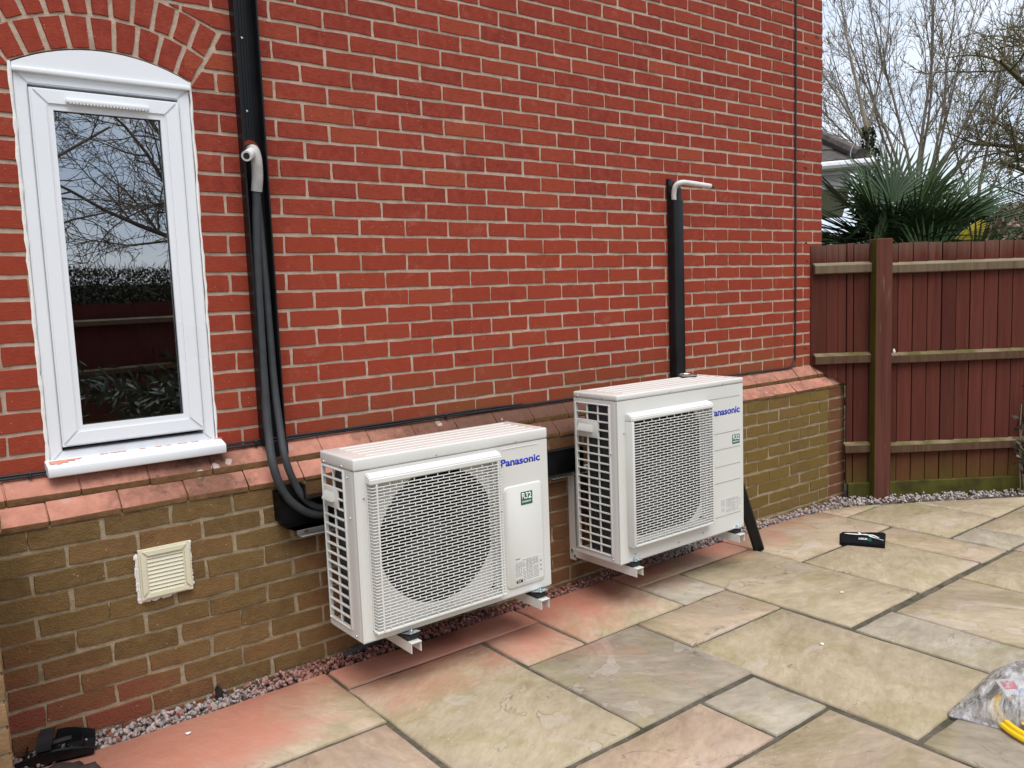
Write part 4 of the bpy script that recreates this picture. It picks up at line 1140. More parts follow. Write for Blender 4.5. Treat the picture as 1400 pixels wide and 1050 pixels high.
        B = [bm.verts.new((a + (cxp - a) * 0.03, YF - 0.0035, b + (czp - b) * 0.010)) for a, b in pts_]
        C = [bm.verts.new((a + (cxp - a) * 0.075, yp, b + (czp - b) * 0.026)) for a, b in pts_]
        n = len(pts_)
        for k in range(n):
            j = (k + 1) % n
            bm.faces.new((A[k], A[j], B[j], B[k])); bm.faces.new((B[k], B[j], C[j], C[k]))
        bm.faces.new(C)
        obj('terminal_cover', bm, M['case'], t)
        bm = place_text(text_mesh('Panasonic', 0.208, 0.0325, 0.034), -3.176, YF - 0.0004, -0.1475); obj('lettering', bm, M['blue'], t, smooth=False)
        bm = new_bm(); box(bm, gx1 + 0.030, X1 - 0.05, YF - 0.0022, YF, -0.0755, -0.0725, 0.001, 1); obj('pressed_line', bm, M['grille'], t)
        sx0, sx1, sz0, sz1 = -3.083, -3.021, -0.321, -0.266
        lx0, lz0, lw, lh = -3.122, -0.650, 0.145, 0.098
    else:
        yp = YF
        bm = new_bm()
        for (za, zb_) in ((-0.006, -0.008), (-0.186, -0.188), (-0.270, -0.272), (-0.358, -0.360), (-0.443, -0.445), (-0.530, -0.532), (-0.620, -0.622)):
            if za == -0.530: continue
            box(bm, gx1 + 0.012, X1 - 0.026, YF - 0.0008, YF + 0.003, zb_ - 0.0012, za)
        obj('panel_groove', bm, M['groove'], t, smooth=False)
        bm = place_text(text_mesh('Panasonic', 0.236, 0.037, 0.034), -1.866, YF - 0.0004, -0.096); obj('lettering', bm, M['blue'], t, smooth=False)
        sx0, sx1, sz0, sz1 = -1.694, -1.634, -0.256, -0.208
        lx0, lz0, lw, lh = -1.788, -0.606, 0.165, 0.072
    bm = new_bm(); box(bm, sx0, sx1, yp - 0.0008, yp + 0.001, sz0, sz1, 0.0)
    st = obj('sticker', bm, M['green'], t, smooth=False)
    w = sx1 - sx0; h = sz1 - sz0
    bm = place_text(text_mesh('R32', w * 0.82, h * 0.50, 0.028, 0.0004), sx0 + w * 0.10, yp - 0.0010, sz0 + h * 0.42)
    obj('lettering', bm, M['white'], st, smooth=False)
    bm = place_text(text_mesh('REFRIGERANT', w * 0.80, h * 0.13, 0.03, 0.0004), sx0 + w * 0.10, yp - 0.0010, sz0 + h * 0.16)
    obj('lettering', bm, M['white'], st, smooth=False)
    # rating plate: print far too small to read, set as broken rules
    bm = new_bm(); box(bm, lx0 - 0.002, lx0 + lw + 0.002, yp - 0.0006, yp + 0.001, lz0 - 0.002, lz0 + lh + 0.002)
    rl = obj('rating_plate', bm, M['grille'], t, smooth=False)
    bm = new_bm(); rg = random.Random(31 + kind)
    cols = ((0.0, 0.24), (0.27, 0.36), (0.40, 0.62), (0.65, 0.84)) if kind == 1 else ((0.0, 0.2), (0.25, 0.48), (0.5, 0.70), (0.76, 0.84))
    for ci, (ca, cb) in enumerate(cols):
        rows_ = 15 if kind == 1 else 12
        for k in range(rows_):
            if rg.random() < 0.12 or (ci == 0 and k >= rows_ - 2 and kind == 1): continue
            z = lz0 + lh * (0.97 - k / rows_)
            x = lx0 + lw * ca
            while x < lx0 + lw * cb - 0.003:
                q = rg.uniform(0.003, 0.009); q = min(q, lx0 + lw * cb - x)
                box(bm, x, x + q, yp - 0.0009, yp - 0.0004, z - lh * 0.030, z); x += q + rg.uniform(0.0012, 0.005)
    for k in range(3): box(bm, lx0 + lw * 0.90, lx0 + lw * 0.96, yp - 0.0009, yp - 0.0004, lz0 + lh * (0.30 + 0.2 * k), lz0 + lh * (0.36 + 0.2 * k))
    for q in (0.255, 0.385): box(bm, lx0 + lw * q, lx0 + lw * q + 0.0006, yp - 0.0009, yp - 0.0004, lz0 + lh * 0.35, lz0 + lh)
    for q in (0.70, 0.85): box(bm, lx0 + lw * 0.39, lx0 + lw * 0.86, yp - 0.0009, yp - 0.0004, lz0 + lh * q, lz0 + lh * q + 0.0005)
    o = obj('small_print', bm, M['print'], rl, smooth=False); o['kind'] = 'stuff'
    if kind == 1:
        bm = new_bm(); box(bm, lx0, lx0 + lw * 0.24, yp - 0.0009, yp - 0.0003, lz0, lz0 + lh * 0.12); obj('print_block', bm, M['printblack'], rl, smooth=False)
        bm = place_text(text_mesh('R32', lw * 0.12, lh * 0.07, 0.01, 0.0003), lx0 + lw * 0.05, yp - 0.0010, lz0 + lh * 0.025); obj('lettering', bm, M['white'], rl, smooth=False)
        bm = place_text(text_mesh('Panasonic', lw * 0.17, lh * 0.05, 0.01, 0.0003), lx0, yp - 0.0008, lz0 + lh * 1.03); obj('lettering', bm, M['printblack'], rl, smooth=False)
    return t
condenser('smaller white air conditioning unit on the left, round fan opening and raised terminal cover', -3.836, -2.927, -0.520, -0.250, -0.700, -0.012,
          (-3.790, -3.200, -0.668, -0.070, 0.038), (-3.465, -0.372, 0.268), 2, 16, 1)
condenser('taller white air conditioning unit on the right with grooved panel, under the black vertical duct', -2.522, -1.604, -0.540, -0.250, -0.705, 0.084,
          (-2.470, -1.896, -0.625, -0.004, 0.044), (-2.183, -0.318, 0.345), 3, 18, 2)

# brackets holding the units
def bracket(xa, lab, rail):
    t = thing('wall_bracket', lab, 'bracket', (xa, LY, -0.735), 'brackets carrying the condensers')
    bm = new_bm(); z1 = -0.731; z0 = -0.772
    box(bm, xa - 0.022, xa + 0.022, -0.582, LY - 0.002, z1 - 0.003, z1)
    box(bm, xa - 0.022, xa - 0.019, -0.578, LY - 0.002, z0, z1 - 0.003); box(bm, xa + 0.019, xa + 0.022, -0.578, LY - 0.002, z0, z1 - 0.003)
    bmesh.ops.recalc_face_normals(bm, faces=bm.faces[:])
    obj('arm', bm, M['bracket'], t, smooth=False)
    bm = new_bm()
    box(bm, xa - 0.021, xa + 0.021, LY - 0.006, LY - 0.002, -0.79, -0.32); box(bm, xa - 0.021, xa - 0.018, LY - 0.045, LY - 0.006, -0.79, -0.32)
    box(bm, xa + 0.018, xa + 0.021, LY - 0.045, LY - 0.006, -0.79, -0.32)
    obj('upright', bm, M['bracket'], t, smooth=False)
    bm = new_bm()
    for (y, z) in ((LY - 0.025, -0.74), (LY - 0.045, -0.765)): lathe(bm, [(0.008, 0), (0.008, 0.006), (0.004, 0.008)], (xa - 0.022, y, z), (-1, 0, 0), 6)
    obj('bolt', bm, M['steel'], t)
    bm = new_bm(); box(bm, xa - 0.024, xa + 0.024, -0.555, -0.46, z1, z1 + 0.022, 0.004, 2); box(bm, xa - 0.024, xa + 0.024, -0.31, -0.24, z1, z1 + 0.022, 0.004, 2)
    obj('rubber_pad', bm, M['rubber'], t)
    bm = new_bm(); mt = Matrix.Translation((xa, -0.545, z1 + 0.022)) @ Euler((R(-14), 0, R(4))).to_matrix().to_4x4()
    box(bm, -0.024, 0.024, -0.028, 0.03, 0.004, 0.008, 0.001, 1, mt); box(bm, -0.010, 0.010, -0.034, -0.02, 0.006, 0.014, 0.002, 1, mt)
    cl = obj('clamp', bm, M['zinc'], t)
    bm = new_bm(); lathe(bm, [(0.0085, 0.006), (0.0085, 0.014), (0.006, 0.015), (0.0045, 0.015), (0.0045, 0.022)], (xa, -0.548, z1 + 0.022), (0, 0.2, 1), 6); obj('nut', bm, M['zinc'], cl)
    return t
bracket(-3.648, 'white bracket arm under the left end of the smaller unit', 0)
bracket(-3.012, 'white bracket arm under the right end of the smaller unit', 0)
bracket(-2.435, 'white bracket with exposed upright between the units, left end of the taller unit', 1)
bracket(-1.668, 'white bracket arm under the right end of the taller unit, by the leaning black offcut', 1)
def rail(x0, x1, z, lab):
    bm = new_bm(); y0 = LY - 0.002
    box(bm, x0, x1, y0 - 0.004, y0, z - 0.026, z + 0.004); box(bm, x0, x1, y0 - 0.045, y0 - 0.004, z, z + 0.004); box(bm, x0, x1, y0 - 0.045, y0 - 0.004, z - 0.026, z - 0.023)
    t = thing('wall_rail', lab, 'rail', ((x0 + x1) / 2, y0, z), 'horizontal bracket rails')
    obj('channel', bm, M['bracket'], t, smooth=False)
    bm = new_bm()
    for x in (x0 + 0.035, x1 - 0.035): lathe(bm, [(0.010, 0), (0.010, 0.006), (0.006, 0.009)], (x, y0 - 0.0045, z - 0.012), (0, -1, 0), 6)
    obj('bolt', bm, M['steel'], t)
rail(-3.895, -2.80, -0.336, 'white rail screwed to the wall behind the smaller unit')
rail(-2.592, -1.50, -0.326, 'white rail screwed to the wall behind the taller unit')

# ------------------------------------------------------------------ pipe ducts, pipes and cables
t = thing('cable_duct', 'open black vertical duct on the wall beside the window, two foam pipes inside', 'duct', (-3.934, 0, 0))
TX0, TX1, TD = -3.976, -3.893, 0.052
bm = new_bm()
box(bm, TX0, TX1, -0.007, -0.002, 0.0, ZT)
for k in range(7): box(bm, TX0 + 0.008 + k * 0.011, TX0 + 0.011 + k * 0.011, -0.0095, -0.0065, 1.175, ZT)
obj('back_plate', bm, M['black'], t, smooth=False)
for xa, xb in ((TX0 - 0.003, TX0), (TX1, TX1 + 0.003)):
    bm = new_bm(); box(bm, xa, xb, -TD, -0.002, -0.002, ZT); xm = (xa + xb) / 2
    box(bm, xm - 0.003, xm + 0.003, -TD - 0.004, -TD + 0.002, -0.002, ZT, 0.001, 1)
    obj('side_wall', bm, M['black'], t)
bm = new_bm()
for z in (1.56, 1.29, 0.35): screw(bm, (-3.94, -0.0095, z), (0, -1, 0), 0.0055)
obj('screws', bm, M['steel'], t)
bm = new_bm(); box(bm, TX0 + 0.02, TX1 + 0.004, -0.075, -0.055, -0.045, 0.012, 0.006, 2); obj('end_tab', bm, M['black'], t)
bm = new_bm()      # cored hole where the pipe leaves the house
lathe(bm, [(0.036, 0.0), (0.036, 0.0025)], (-3.938, -0.0095, 1.146), (0, -1, 0), 24); obj('cored_hole', bm, M['red_brick'], t)
bm = new_bm(); lathe(bm, [(0.029, 0.0), (0.029, 0.0015)], (-3.938, -0.0125, 1.138), (0, -1, 0), 24); obj('hole', bm, M['dark'], t)
# pipes
t = thing('refrigerant_pipe', 'foam clad pipe with an open white wrapped elbow at the cored hole', 'pipe', (-3.94, -0.05, 0.5))
bm = new_bm(); P1 = smooth_path([(-3.935, 0.01, 1.142), (-3.938, -0.045, 1.138), (-3.936, -0.062, 1.10), (-3.934, -0.056, 1.04), (-3.937, -0.045, 0.985)], 6)
tube(bm, P1, 0.021, 14); obj('wrap', bm, M['wrap'], t)
bm = new_bm(); P2 = smooth_path([(-3.950, -0.050, 1.128), (-3.972, -0.085, 1.115), (-3.992, -0.112, 1.104)], 5)
tube(bm, P2, 0.0195, 14, caps=False)
ax = (P2[-1] - P2[-2]).normalized(); lathe(bm, [(0.0195, -0.001), (0.0195, 0.003), (0.0125, 0.003), (0.0125, -0.004)], P2[-1], ax, 16)
obj('elbow', bm, M['whitepipe'], t)
bm = new_bm(); lathe(bm, [(0.0120, 0.0), (0.0120, 0.0034)], P2[-1], ax, 14); obj('bore', bm, M['dark'], t)
bm = new_bm()
tube(bm, smooth_path([(-3.937, -0.045, 0.99), (-3.952, -0.042, 0.74), (-3.958, -0.042, 0.46), (-3.962, -0.052, 0.20), (-3.972, -0.085, 0.05), (-3.985, -0.142, -0.06), (-3.955, -0.150, -0.170), (-3.900, -0.150, -0.242), (-3.82, -0.150, -0.288), (-3.70, -0.150, -0.296)], 7), 0.0165, 12)
obj('foam_sleeve', bm, M['foam'], t)
t = thing('refrigerant_pipe', 'second foam clad pipe bending in front of the first towards the smaller unit', 'pipe', (-3.92, -0.05, 0.4))
bm = new_bm()
tube(bm, smooth_path([(-3.930, -0.028, 0.98), (-3.922, -0.030, 0.70), (-3.918, -0.032, 0.46), (-3.918, -0.042, 0.24), (-3.925, -0.085, 0.08), (-3.938, -0.150, -0.04), (-3.905, -0.152, -0.15), (-3.862, -0.152, -0.222), (-3.80, -0.152, -0.262), (-3.70, -0.152, -0.268)], 7), 0.0145, 12)
obj('foam_sleeve', bm, M['foam'], t)
# corner box and horizontal duct behind the units
t = thing('cable_duct', 'black corner box and horizontal duct running behind both units', 'duct', (-3.0, LY, -0.26))
bm = new_bm(); y0, y1 = LY - 0.003, LY - 0.068
poly = [(-3.985, -0.165), (-3.880, -0.150), (-3.872, -0.208), (-3.79, -0.208), (-3.79, -0.326), (-3.93, -0.326), (-3.962, -0.312), (-3.982, -0.280)]
prism(bm, poly, (y0 - 0.004, y0)); obj('back_plate', bm, M['black'], t, smooth=False)
bm = new_bm()
edge_path = [(-3.79, -0.326), (-3.93, -0.326), (-3.962, -0.312), (-3.982, -0.280), (-3.985, -0.165)]
for a, b in zip(edge_path, edge_path[1:]):
    A = [bm.verts.new(q) for q in ((a[0], y0, a[1]), (b[0], y0, b[1]), (b[0], y1, b[1]), (a[0], y1, a[1]))]; bm.faces.new(A)
bmesh.ops.solidify(bm, geom=bm.faces[:], thickness=0.004)
obj('rim', bm, M['black'], t, smooth=False)
bm = new_bm(); box(bm, -3.876, -3.79, y1, y0 - 0.004, -0.212, -0.207); box(bm, -3.88, -3.8755, y1, y0 - 0.004, -0.2075, -0.150); obj('lip', bm, M['black'], t, smooth=False)
bm = new_bm(); box(bm, -3.80, -2.40, LY - 0.066, LY - 0.003, -0.325, -0.210, 0.006, 2); box(bm, -3.80, -2.40, LY - 0.070, LY - 0.060, -0.2105, -0.2055, 0.002, 1); box(bm, -3.80, -2.40, LY - 0.070, LY - 0.060, -0.3295, -0.3245, 0.002, 1)
obj('cover', bm, M['black'], t)
# right-hand duct
t = thing('cable_duct', 'closed black vertical duct on the wall above the taller unit', 'duct', (-1.515, 0, 0.08))
bm = new_bm(); DX0, DX1 = -1.556, -1.474
box(bm, DX0, DX1, -0.012, -0.002, 0.03, 1.15, 0.002, 1); obj('back_plate', bm, M['black'], t)
bm = new_bm(); pr = [(DX0, -0.012), (DX0 + 0.0005, -0.049), (DX0 + 0.003, -0.053), (DX0 + 0.007, -0.0545), (DX1 - 0.007, -0.0545), (DX1 - 0.003, -0.053), (DX1 - 0.0005, -0.049), (DX1, -0.012)]
prism(bm, pr, (0.04, 1.045), 'Z'); obj('cover', bm, M['black'], t)
bm = new_bm()
for z in (1.145,): box(bm, DX0 - 0.004, DX0 + 0.03, -0.02, -0.001, 1.06, 1.165, 0.006, 2)
obj('end_flange', bm, M['black'], t)
t = thing('refrigerant_pipe', 'white capped pipe stub pointing sideways from the top of the right hand duct', 'pipe', (-1.5, -0.05, 1.12))
bm = new_bm(); tube(bm, smooth_path([(-1.535, -0.038, 1.03), (-1.545, -0.045, 1.075), (-1.548, -0.060, 1.118), (-1.525, -0.080, 1.136), (-1.46, -0.086, 1.136), (-1.29, -0.094, 1.126)], 6), 0.0140, 14); obj('wrap', bm, M['whitepipe'], t)
bm = new_bm(); tube(bm, [(-1.29, -0.094, 1.126), (-1.270, -0.095, 1.125), (-1.268, -0.095, 1.125)], [0.0110, 0.0110, 0.007], 12); obj('end_cap', bm, M['blackmatt'], t)
t = thing('refrigerant_pipe', 'dark foam pipe entering the wall below the white capped stub', 'pipe', (-1.49, -0.03, 1.08))
bm = new_bm(); tube(bm, smooth_path([(-1.497, -0.034, 1.02), (-1.496, -0.036, 1.08), (-1.494, -0.026, 1.115), (-1.494, 0.02, 1.122)], 6), 0.0175, 14); obj('foam_sleeve', bm, M['foam'], t)
# silver lid on the unit
t = thing('metal_lid', 'round silver lid lying on top of the taller unit', 'lid', (-1.752, -0.235, 0.088))
bm = new_bm(); lathe(bm, [(0.048, 0.0), (0.049, 0.006), (0.049, 0.010), (0.044, 0.013), (0.043, 0.011), (0.0, 0.011)], (-1.752, -0.300, 0.0875), (0, 0, 1), 28); obj('disc', bm, M['steel'], t)
bm = new_bm(); lathe(bm, [(0.044, 0), (0.050, 0.0006), (0.050, 0.0060), (0.044, 0.0062)], (-1.752, -0.300, 0.0868), (0, 0, 1), 28); obj('gasket', bm, M['black'], t)

# thin cables along the plinth and up the corner
def cable(pts, r, label, cl=None):
    t = thing('cable', label, 'cable', pts[0])
    bm = new_bm(); tube(bm, smooth_path(pts, 5), r, 8); obj('sheath', bm, M['cable'], t)
    if cl:
        bm = new_bm()
        for x in cl: box(bm, x - 0.005, x + 0.005, -0.022, -0.004, -0.002, 0.02, 0.002, 1)
        obj('clips', bm, M['cable'], t)
rg = random.Random(8)
pts = [(x, -0.011 + rg.uniform(-.001, .001), 0.008 + rg.uniform(-.0022, .0022)) for x in [-5.9 + 0.25 * i for i in range(22)]]
cable(pts + [(-0.44, -0.010, 0.006), (-0.37, -0.010, 0.014), (-0.340, -0.009, 0.042), (-0.328, -0.009, 0.10), (-0.322, -0.009, 0.6), (-0.320, -0.009, 1.4), (-0.317, -0.009, 2.4), (-0.315, -0.009, ZT)], 0.0062, 'black cable along the plinth ledge turning up the wall near the corner', [-4.78, -4.0, -3.1, -1.2])
cable([(-5.9 + 0.25 * i, -0.015 + rg.uniform(-.001, .001), 0.0185 + rg.uniform(-.003, .003)) for i in range(14)], 0.0045, 'thinner black cable lying just above the plinth ledge cable, left of the units')

# vent cover
t = thing('wall_vent', 'cream plastic louvred vent cover with ragged white sealant on the lower wall', 'vent', (-4.402, LY, -0.385))
VX0, VX1, VZ0, VZ1 = -4.490, -4.312, -0.474, -0.294
bm = new_bm(); y0 = LY - 0.022
frame_ring(bm, VX0, VX1, VZ0, VZ1, 0.028, y0, LY - 0.001)
es = [e for e in bm.edges if abs(e.verts[0].co.y - y0) < 1e-5 and abs(e.verts[1].co.y - y0) < 1e-5 and (e.verts[0].co.x in (VX0, VX1) or True)]
bmesh.ops.bevel(bm, geom=es, offset=0.006, segments=2, affect='EDGES')
obj('surround', bm, M['cream'], t)
for k in range(9):
    z = VZ0 + 0.034 + k * 0.0142
    bm = new_bm(); prism(bm, [(LY - 0.011, z - 0.0035), (LY - 0.017, z - 0.002), (LY - 0.011, z + 0.0112), (LY - 0.006, z + 0.010)], (VX0 + 0.027, VX1 - 0.027), 'X')
    obj('louvre', bm, M['cream'], t)
bm = new_bm(); box(bm, VX0 + 0.02, VX1 - 0.02, LY - 0.004, LY - 0.002, VZ0 + 0.02, VZ1 - 0.02); obj('back_plate', bm, M['cream'], t, smooth=False)
bm = new_bm(); rg = random.Random(6)
def bead2(p0, p1, w, n):
    for i in range(n):
        f = i / n; x = p0[0] + (p1[0] - p0[0]) * f + rg.uniform(-.002, .002); z = p0[1] + (p1[1] - p0[1]) * f + rg.uniform(-.002, .002)
        r = w * rg.uniform(0.5, 1.3)
        bmesh.ops.create_icosphere(bm, subdivisions=1, radius=1, matrix=Matrix.Translation((x, LY - 0.002, z)) @ Matrix.Diagonal((r, 0.004, r * 1.2, 1)))
bead2((VX0 - 0.003, VZ0), (VX0 - 0.003, VZ1 - 0.02), 0.009, 34); bead2((VX0, VZ0 - 0.003), (VX1 - 0.06, VZ0 - 0.002), 0.009, 26); bead2((VX1 + 0.002, VZ0 + 0.02), (VX1 + 0.002, VZ1), 0.006, 28)
o = obj('sealant', bm, M['sealant'], t); o['kind'] = 'stuff'
# weep vents / drain stub
t = thing('weep_vent', 'small black weep vent in the lowest brick joint above the gravel', 'vent', (-4.25, LY, -0.90))
bm = new_bm(); prism(bm, [(-4.262, -0.925), (-4.237, -0.925), (-4.240, -0.885), (-4.247, -0.872), (-4.253, -0.872), (-4.260, -0.885)], (LY - 0.028, LY + 0.0)); obj('cowl', bm, M['blackmatt'], t)
t = thing('drain_pipe', 'short black drain pipe lying on the gravel under the smaller unit', 'pipe', (-3.68, -0.115, -0.90))
bm = new_bm(); tube(bm, [(-3.735, -0.135, -0.912), (-3.60, -0.132, -0.885), (-3.50, -0.15, -0.85), (-3.42, -0.19, -0.78), (-3.40, -0.22, -0.70)], [0.018, 0.017, 0.017, 0.017, 0.017], 12); obj('sleeve', bm, M['foam'], t)

# leaning black offcut of duct cover
t = thing('duct_offcut', 'black plastic duct offcut leaning beside the taller unit on the paving', 'offcut', (-1.325, -0.43, G))
p0 = Vector((-1.322, -0.43, G + 0.002)); p1 = Vector((-1.52, -0.400, -0.40))
d = (p1 - p0).normalized(); ref = Vector((-0.62, -0.78, 0)); ref = (ref - d * ref.dot(d)).normalized(); sd_ = d.cross(ref)
bm = new_bm(); prof = [(-0.030, 0.0), (-0.030, 0.012), (-0.022, 0.021), (0.022, 0.021), (0.030, 0.012), (0.030, 0.0), (0.026, 0.0), (0.026, 0.011), (0.020, 0.017), (-0.020, 0.017), (-0.026, 0.011), (-0.026, 0.0)]
A = [bm.verts.new(p0 + sd_ * a + ref * b) for a, b in prof]; B = [bm.verts.new(p1 + sd_ * a + ref * b) for a, b in prof]
for k in range(len(prof)): bm.faces.new((A[k], A[(k + 1) % len(prof)], B[(k + 1) % len(prof)], B[k]))
for Q in (A, B):
    for k in range(5): bm.faces.new((Q[k], Q[k + 1], Q[10 - k], Q[11 - k]))
obj('cover', bm, M['black'], t, ang=30)

# black fitting and dark cloth in the lower left corner
t = thing('duct_fitting', 'black plastic duct fitting lying by the wall in the lower left corner', 'fitting', (-4.80, -0.15, -0.90))
def lowleft(u, v, z): # u along the fitting (towards lower right), v across
    a = R(-14); c = Vector((-4.800, -0.150, z)); return c + Vector((math.cos(a), math.sin(a), 0)) * u + Vector((-math.sin(a), math.cos(a), 0)) * v
bm = new_bm()
n = 16; rowsA = []
for i in range(n + 1):
    f = i / n; u = -0.115 + 0.23 * f; hgt = 0.035 + 0.030 * math.sin(math.pi * f)
    prof = [(-0.055, 0.0), (-0.058, hgt * 0.55), (-0.052, hgt * 0.6), (-0.050, 0.008), (0.035, 0.010), (0.040, hgt), (0.046, hgt), (0.046, 0.0)]
    rowsA.append([bm.verts.new(lowleft(u, a, -0.915 + b)) for a, b in prof])
for i in range(n):
    for k in range(8): bm.faces.new((rowsA[i][k], rowsA[i][(k + 1) % 8], rowsA[i + 1][(k + 1) % 8], rowsA[i + 1][k]))
bm.faces.new(rowsA[0]); bm.faces.new(rowsA[-1][::-1])
obj('shell', bm, M['black'], t, ang=30)
bm = new_bm()
P = [lowleft(-0.055, -0.06, -0.87), lowleft(-0.05, -0.055, -0.845), lowleft(-0.048, -0.02, -0.838), lowleft(-0.045, 0.03, -0.835)]
for q0, q1 in zip(P, P[1:]):
    w = lowleft(0.045, 0, 0) - lowleft(0, 0, 0)
    A = [bm.verts.new(q) for q in (q0, q0 + w, q1 + w, q1)]; bm.faces.new(A)
bmesh.ops.remove_doubles(bm, verts=bm.verts[:], dist=1e-5)
bmesh.ops.solidify(bm, geom=bm.faces[:], thickness=0.004); obj('strap', bm, M['blackmatt'], t)
bm = new_bm()
for u in (-0.085, -0.01, 0.03, 0.08):
    q = lowleft(u, -0.005, -0.895); box(bm, -0.0015, 0.0015, -0.045, 0.04, -0.014, 0.018, 0, 1, Matrix.Translation(q) @ Euler((0, 0, R(-14))).to_matrix().to_4x4())
obj('webs', bm, M['black'], t, smooth=False)
bm = new_bm(); q = lowleft(0.01, -0.02, -0.874); box(bm, -0.045, 0.04, -0.004, 0.012, -0.004, 0.012, 0.002, 1, Matrix.Translation(q) @ Euler((R(20), R(-6), R(-14))).to_matrix().to_4x4()); obj('latch', bm, M['blackmatt'], t)
t = thing('dark_cloth', 'crumpled dark brown cloth bundle below the black fitting at the bottom edge', 'cloth', (-4.85, -0.31, G))
bm = new_bm(); bmesh.ops.create_icosphere(bm, subdivisions=4, radius=1.0)
for v in bm.verts:
    c = v.co.copy(); nn = mnoise.fractal(c * 1.7 + Vector((3, 1, 2)), 0.7, 2.0, 4) * 0.22
    c = c * (1 + nn); v.co = Vector((-4.83 + c.x * 0.115, -0.36 + c.y * 0.105, G + max(-0.0, c.z) * 0.050 + 0.001))
obj('bundle', bm, M['leather'], t, ang=80)

# ------------------------------------------------------------------ black tool pouch on the slabs
t = thing('tool_pouch', 'flat black nylon pouch with white print and small green patch lying on paving', 'pouch', (-0.755, -0.72, G))
c4 = [Vector((-0.735, -0.575, 0)), Vector((-0.930, -0.690, 0)), Vector((-0.820, -0.898, 0)), Vector((-0.560, -0.765, 0))]   # far-left, near-left, near-right, far-right
def pch(u, v): # u 0..1 left to right, v 0..1 near to far
    a = c4[1].lerp(c4[2], u); b = c4[0].lerp(c4[3], u); return a.lerp(b, v)
bm = new_bm(); nu, nv_ = 18, 10; top = []
for i in range(nu + 1):
    rr_ = []
    for j in range(nv_ + 1):
        u, v = i / nu, j / nv_; q = pch(u, v)
        e = min(u, 1 - u, v * 0.7 + 0.02, 1 - v)
        h = 0.015 * min(1, (e / 0.03) ** 0.5 if e > 0 else 0) + 0.010 * (u > 0.9) * (v < 0.2) + 0.004 * (1 - v)
        h += 0.002 * mnoise.noise(Vector((u * 6, v * 5, 0)))
        rr_.append(bm.verts.new((q.x, q.y, G + 0.002 + max(0, h))))
    top.append(rr_)
for i in range(nu):
    for j in range(nv_): bm.faces.new((top[i][j], top[i + 1][j], top[i + 1][j + 1], top[i][j + 1]))
per = [top[i][0] for i in range(nu + 1)] + [top[nu][j] for j in range(1, nv_ + 1)] + [top[i][nv_] for i in range(nu - 1, -1, -1)] + [top[0][j] for j in range(nv_ - 1, 0, -1)]
low = [bm.verts.new((v.co.x, v.co.y, G + 0.0005)) for v in per]
for k in range(len(per)): bm.faces.new((per[k], low[k], low[(k + 1) % len(per)], per[(k + 1) % len(per)]))
obj('body', bm, M['fabric'], t, ang=70)
def on_pouch(bm, pts2, h=0.0208):
    vs_ = [bm.verts.new((pch(u, v).x, pch(u, v).y, G + h + 0.004 * (1 - v))) for u, v in pts2]
    return bm.faces.new(vs_)
bm = new_bm()
on_pouch(bm, [(0.09, 0.70), (0.16, 0.67), (0.30, 0.625), (0.40, 0.615), (0.50, 0.63), (0.62, 0.60), (0.655, 0.66), (0.56, 0.70), (0.485, 0.69), (0.36, 0.70), (0.26, 0.71), (0.18, 0.735)])
on_pouch(bm, [(0.42, 0.695), (0.475, 0.69), (0.435, 0.83), (0.405, 0.83)])
on_pouch(bm, [(0.63, 0.66), (0.655, 0.66), (0.72, 0.66), (0.80, 0.56), (0.87, 0.44), (0.85, 0.42), (0.79, 0.50), (0.715, 0.585), (0.66, 0.60)])
on_pouch(bm, [(0.62, 0.60), (0.66, 0.60), (0.74, 0.49), (0.82, 0.40), (0.80, 0.385), (0.72, 0.44), (0.655, 0.50)])
on_pouch(bm, [(0.80, 0.385), (0.82, 0.40), (0.97, 0.27), (0.96, 0.255)])
obj('printed_figure', bm, M['white'], t, smooth=False, recalc=False)
tm = text_mesh('RORUK', 0.20, 0.17, 0.04, 0.0004)
for v in tm.verts:
    u, w = 0.42 + v.co.x * 0.98, 0.20 + v.co.y * 0.9; q = pch(u, w); v.co = Vector((q.x, q.y, G + 0.0250 - v.co.z))
obj('lettering', tm, M['white'], t, smooth=False)
bm = new_bm(); on_pouch(bm, [(0.63, 0.12), (0.70, 0.10), (0.70, 0.36), (0.63, 0.38)], 0.0206); obj('patch', bm, M['green'], t, smooth=False, recalc=False)

# ------------------------------------------------------------------ clear bag of yellow ring and leaflets
bagc = Vector((-2.13, -2.10, G))
t = thing('plastic_bag', 'clear crumpled polythene bag in the right foreground over a yellow ring', 'bag', bagc)
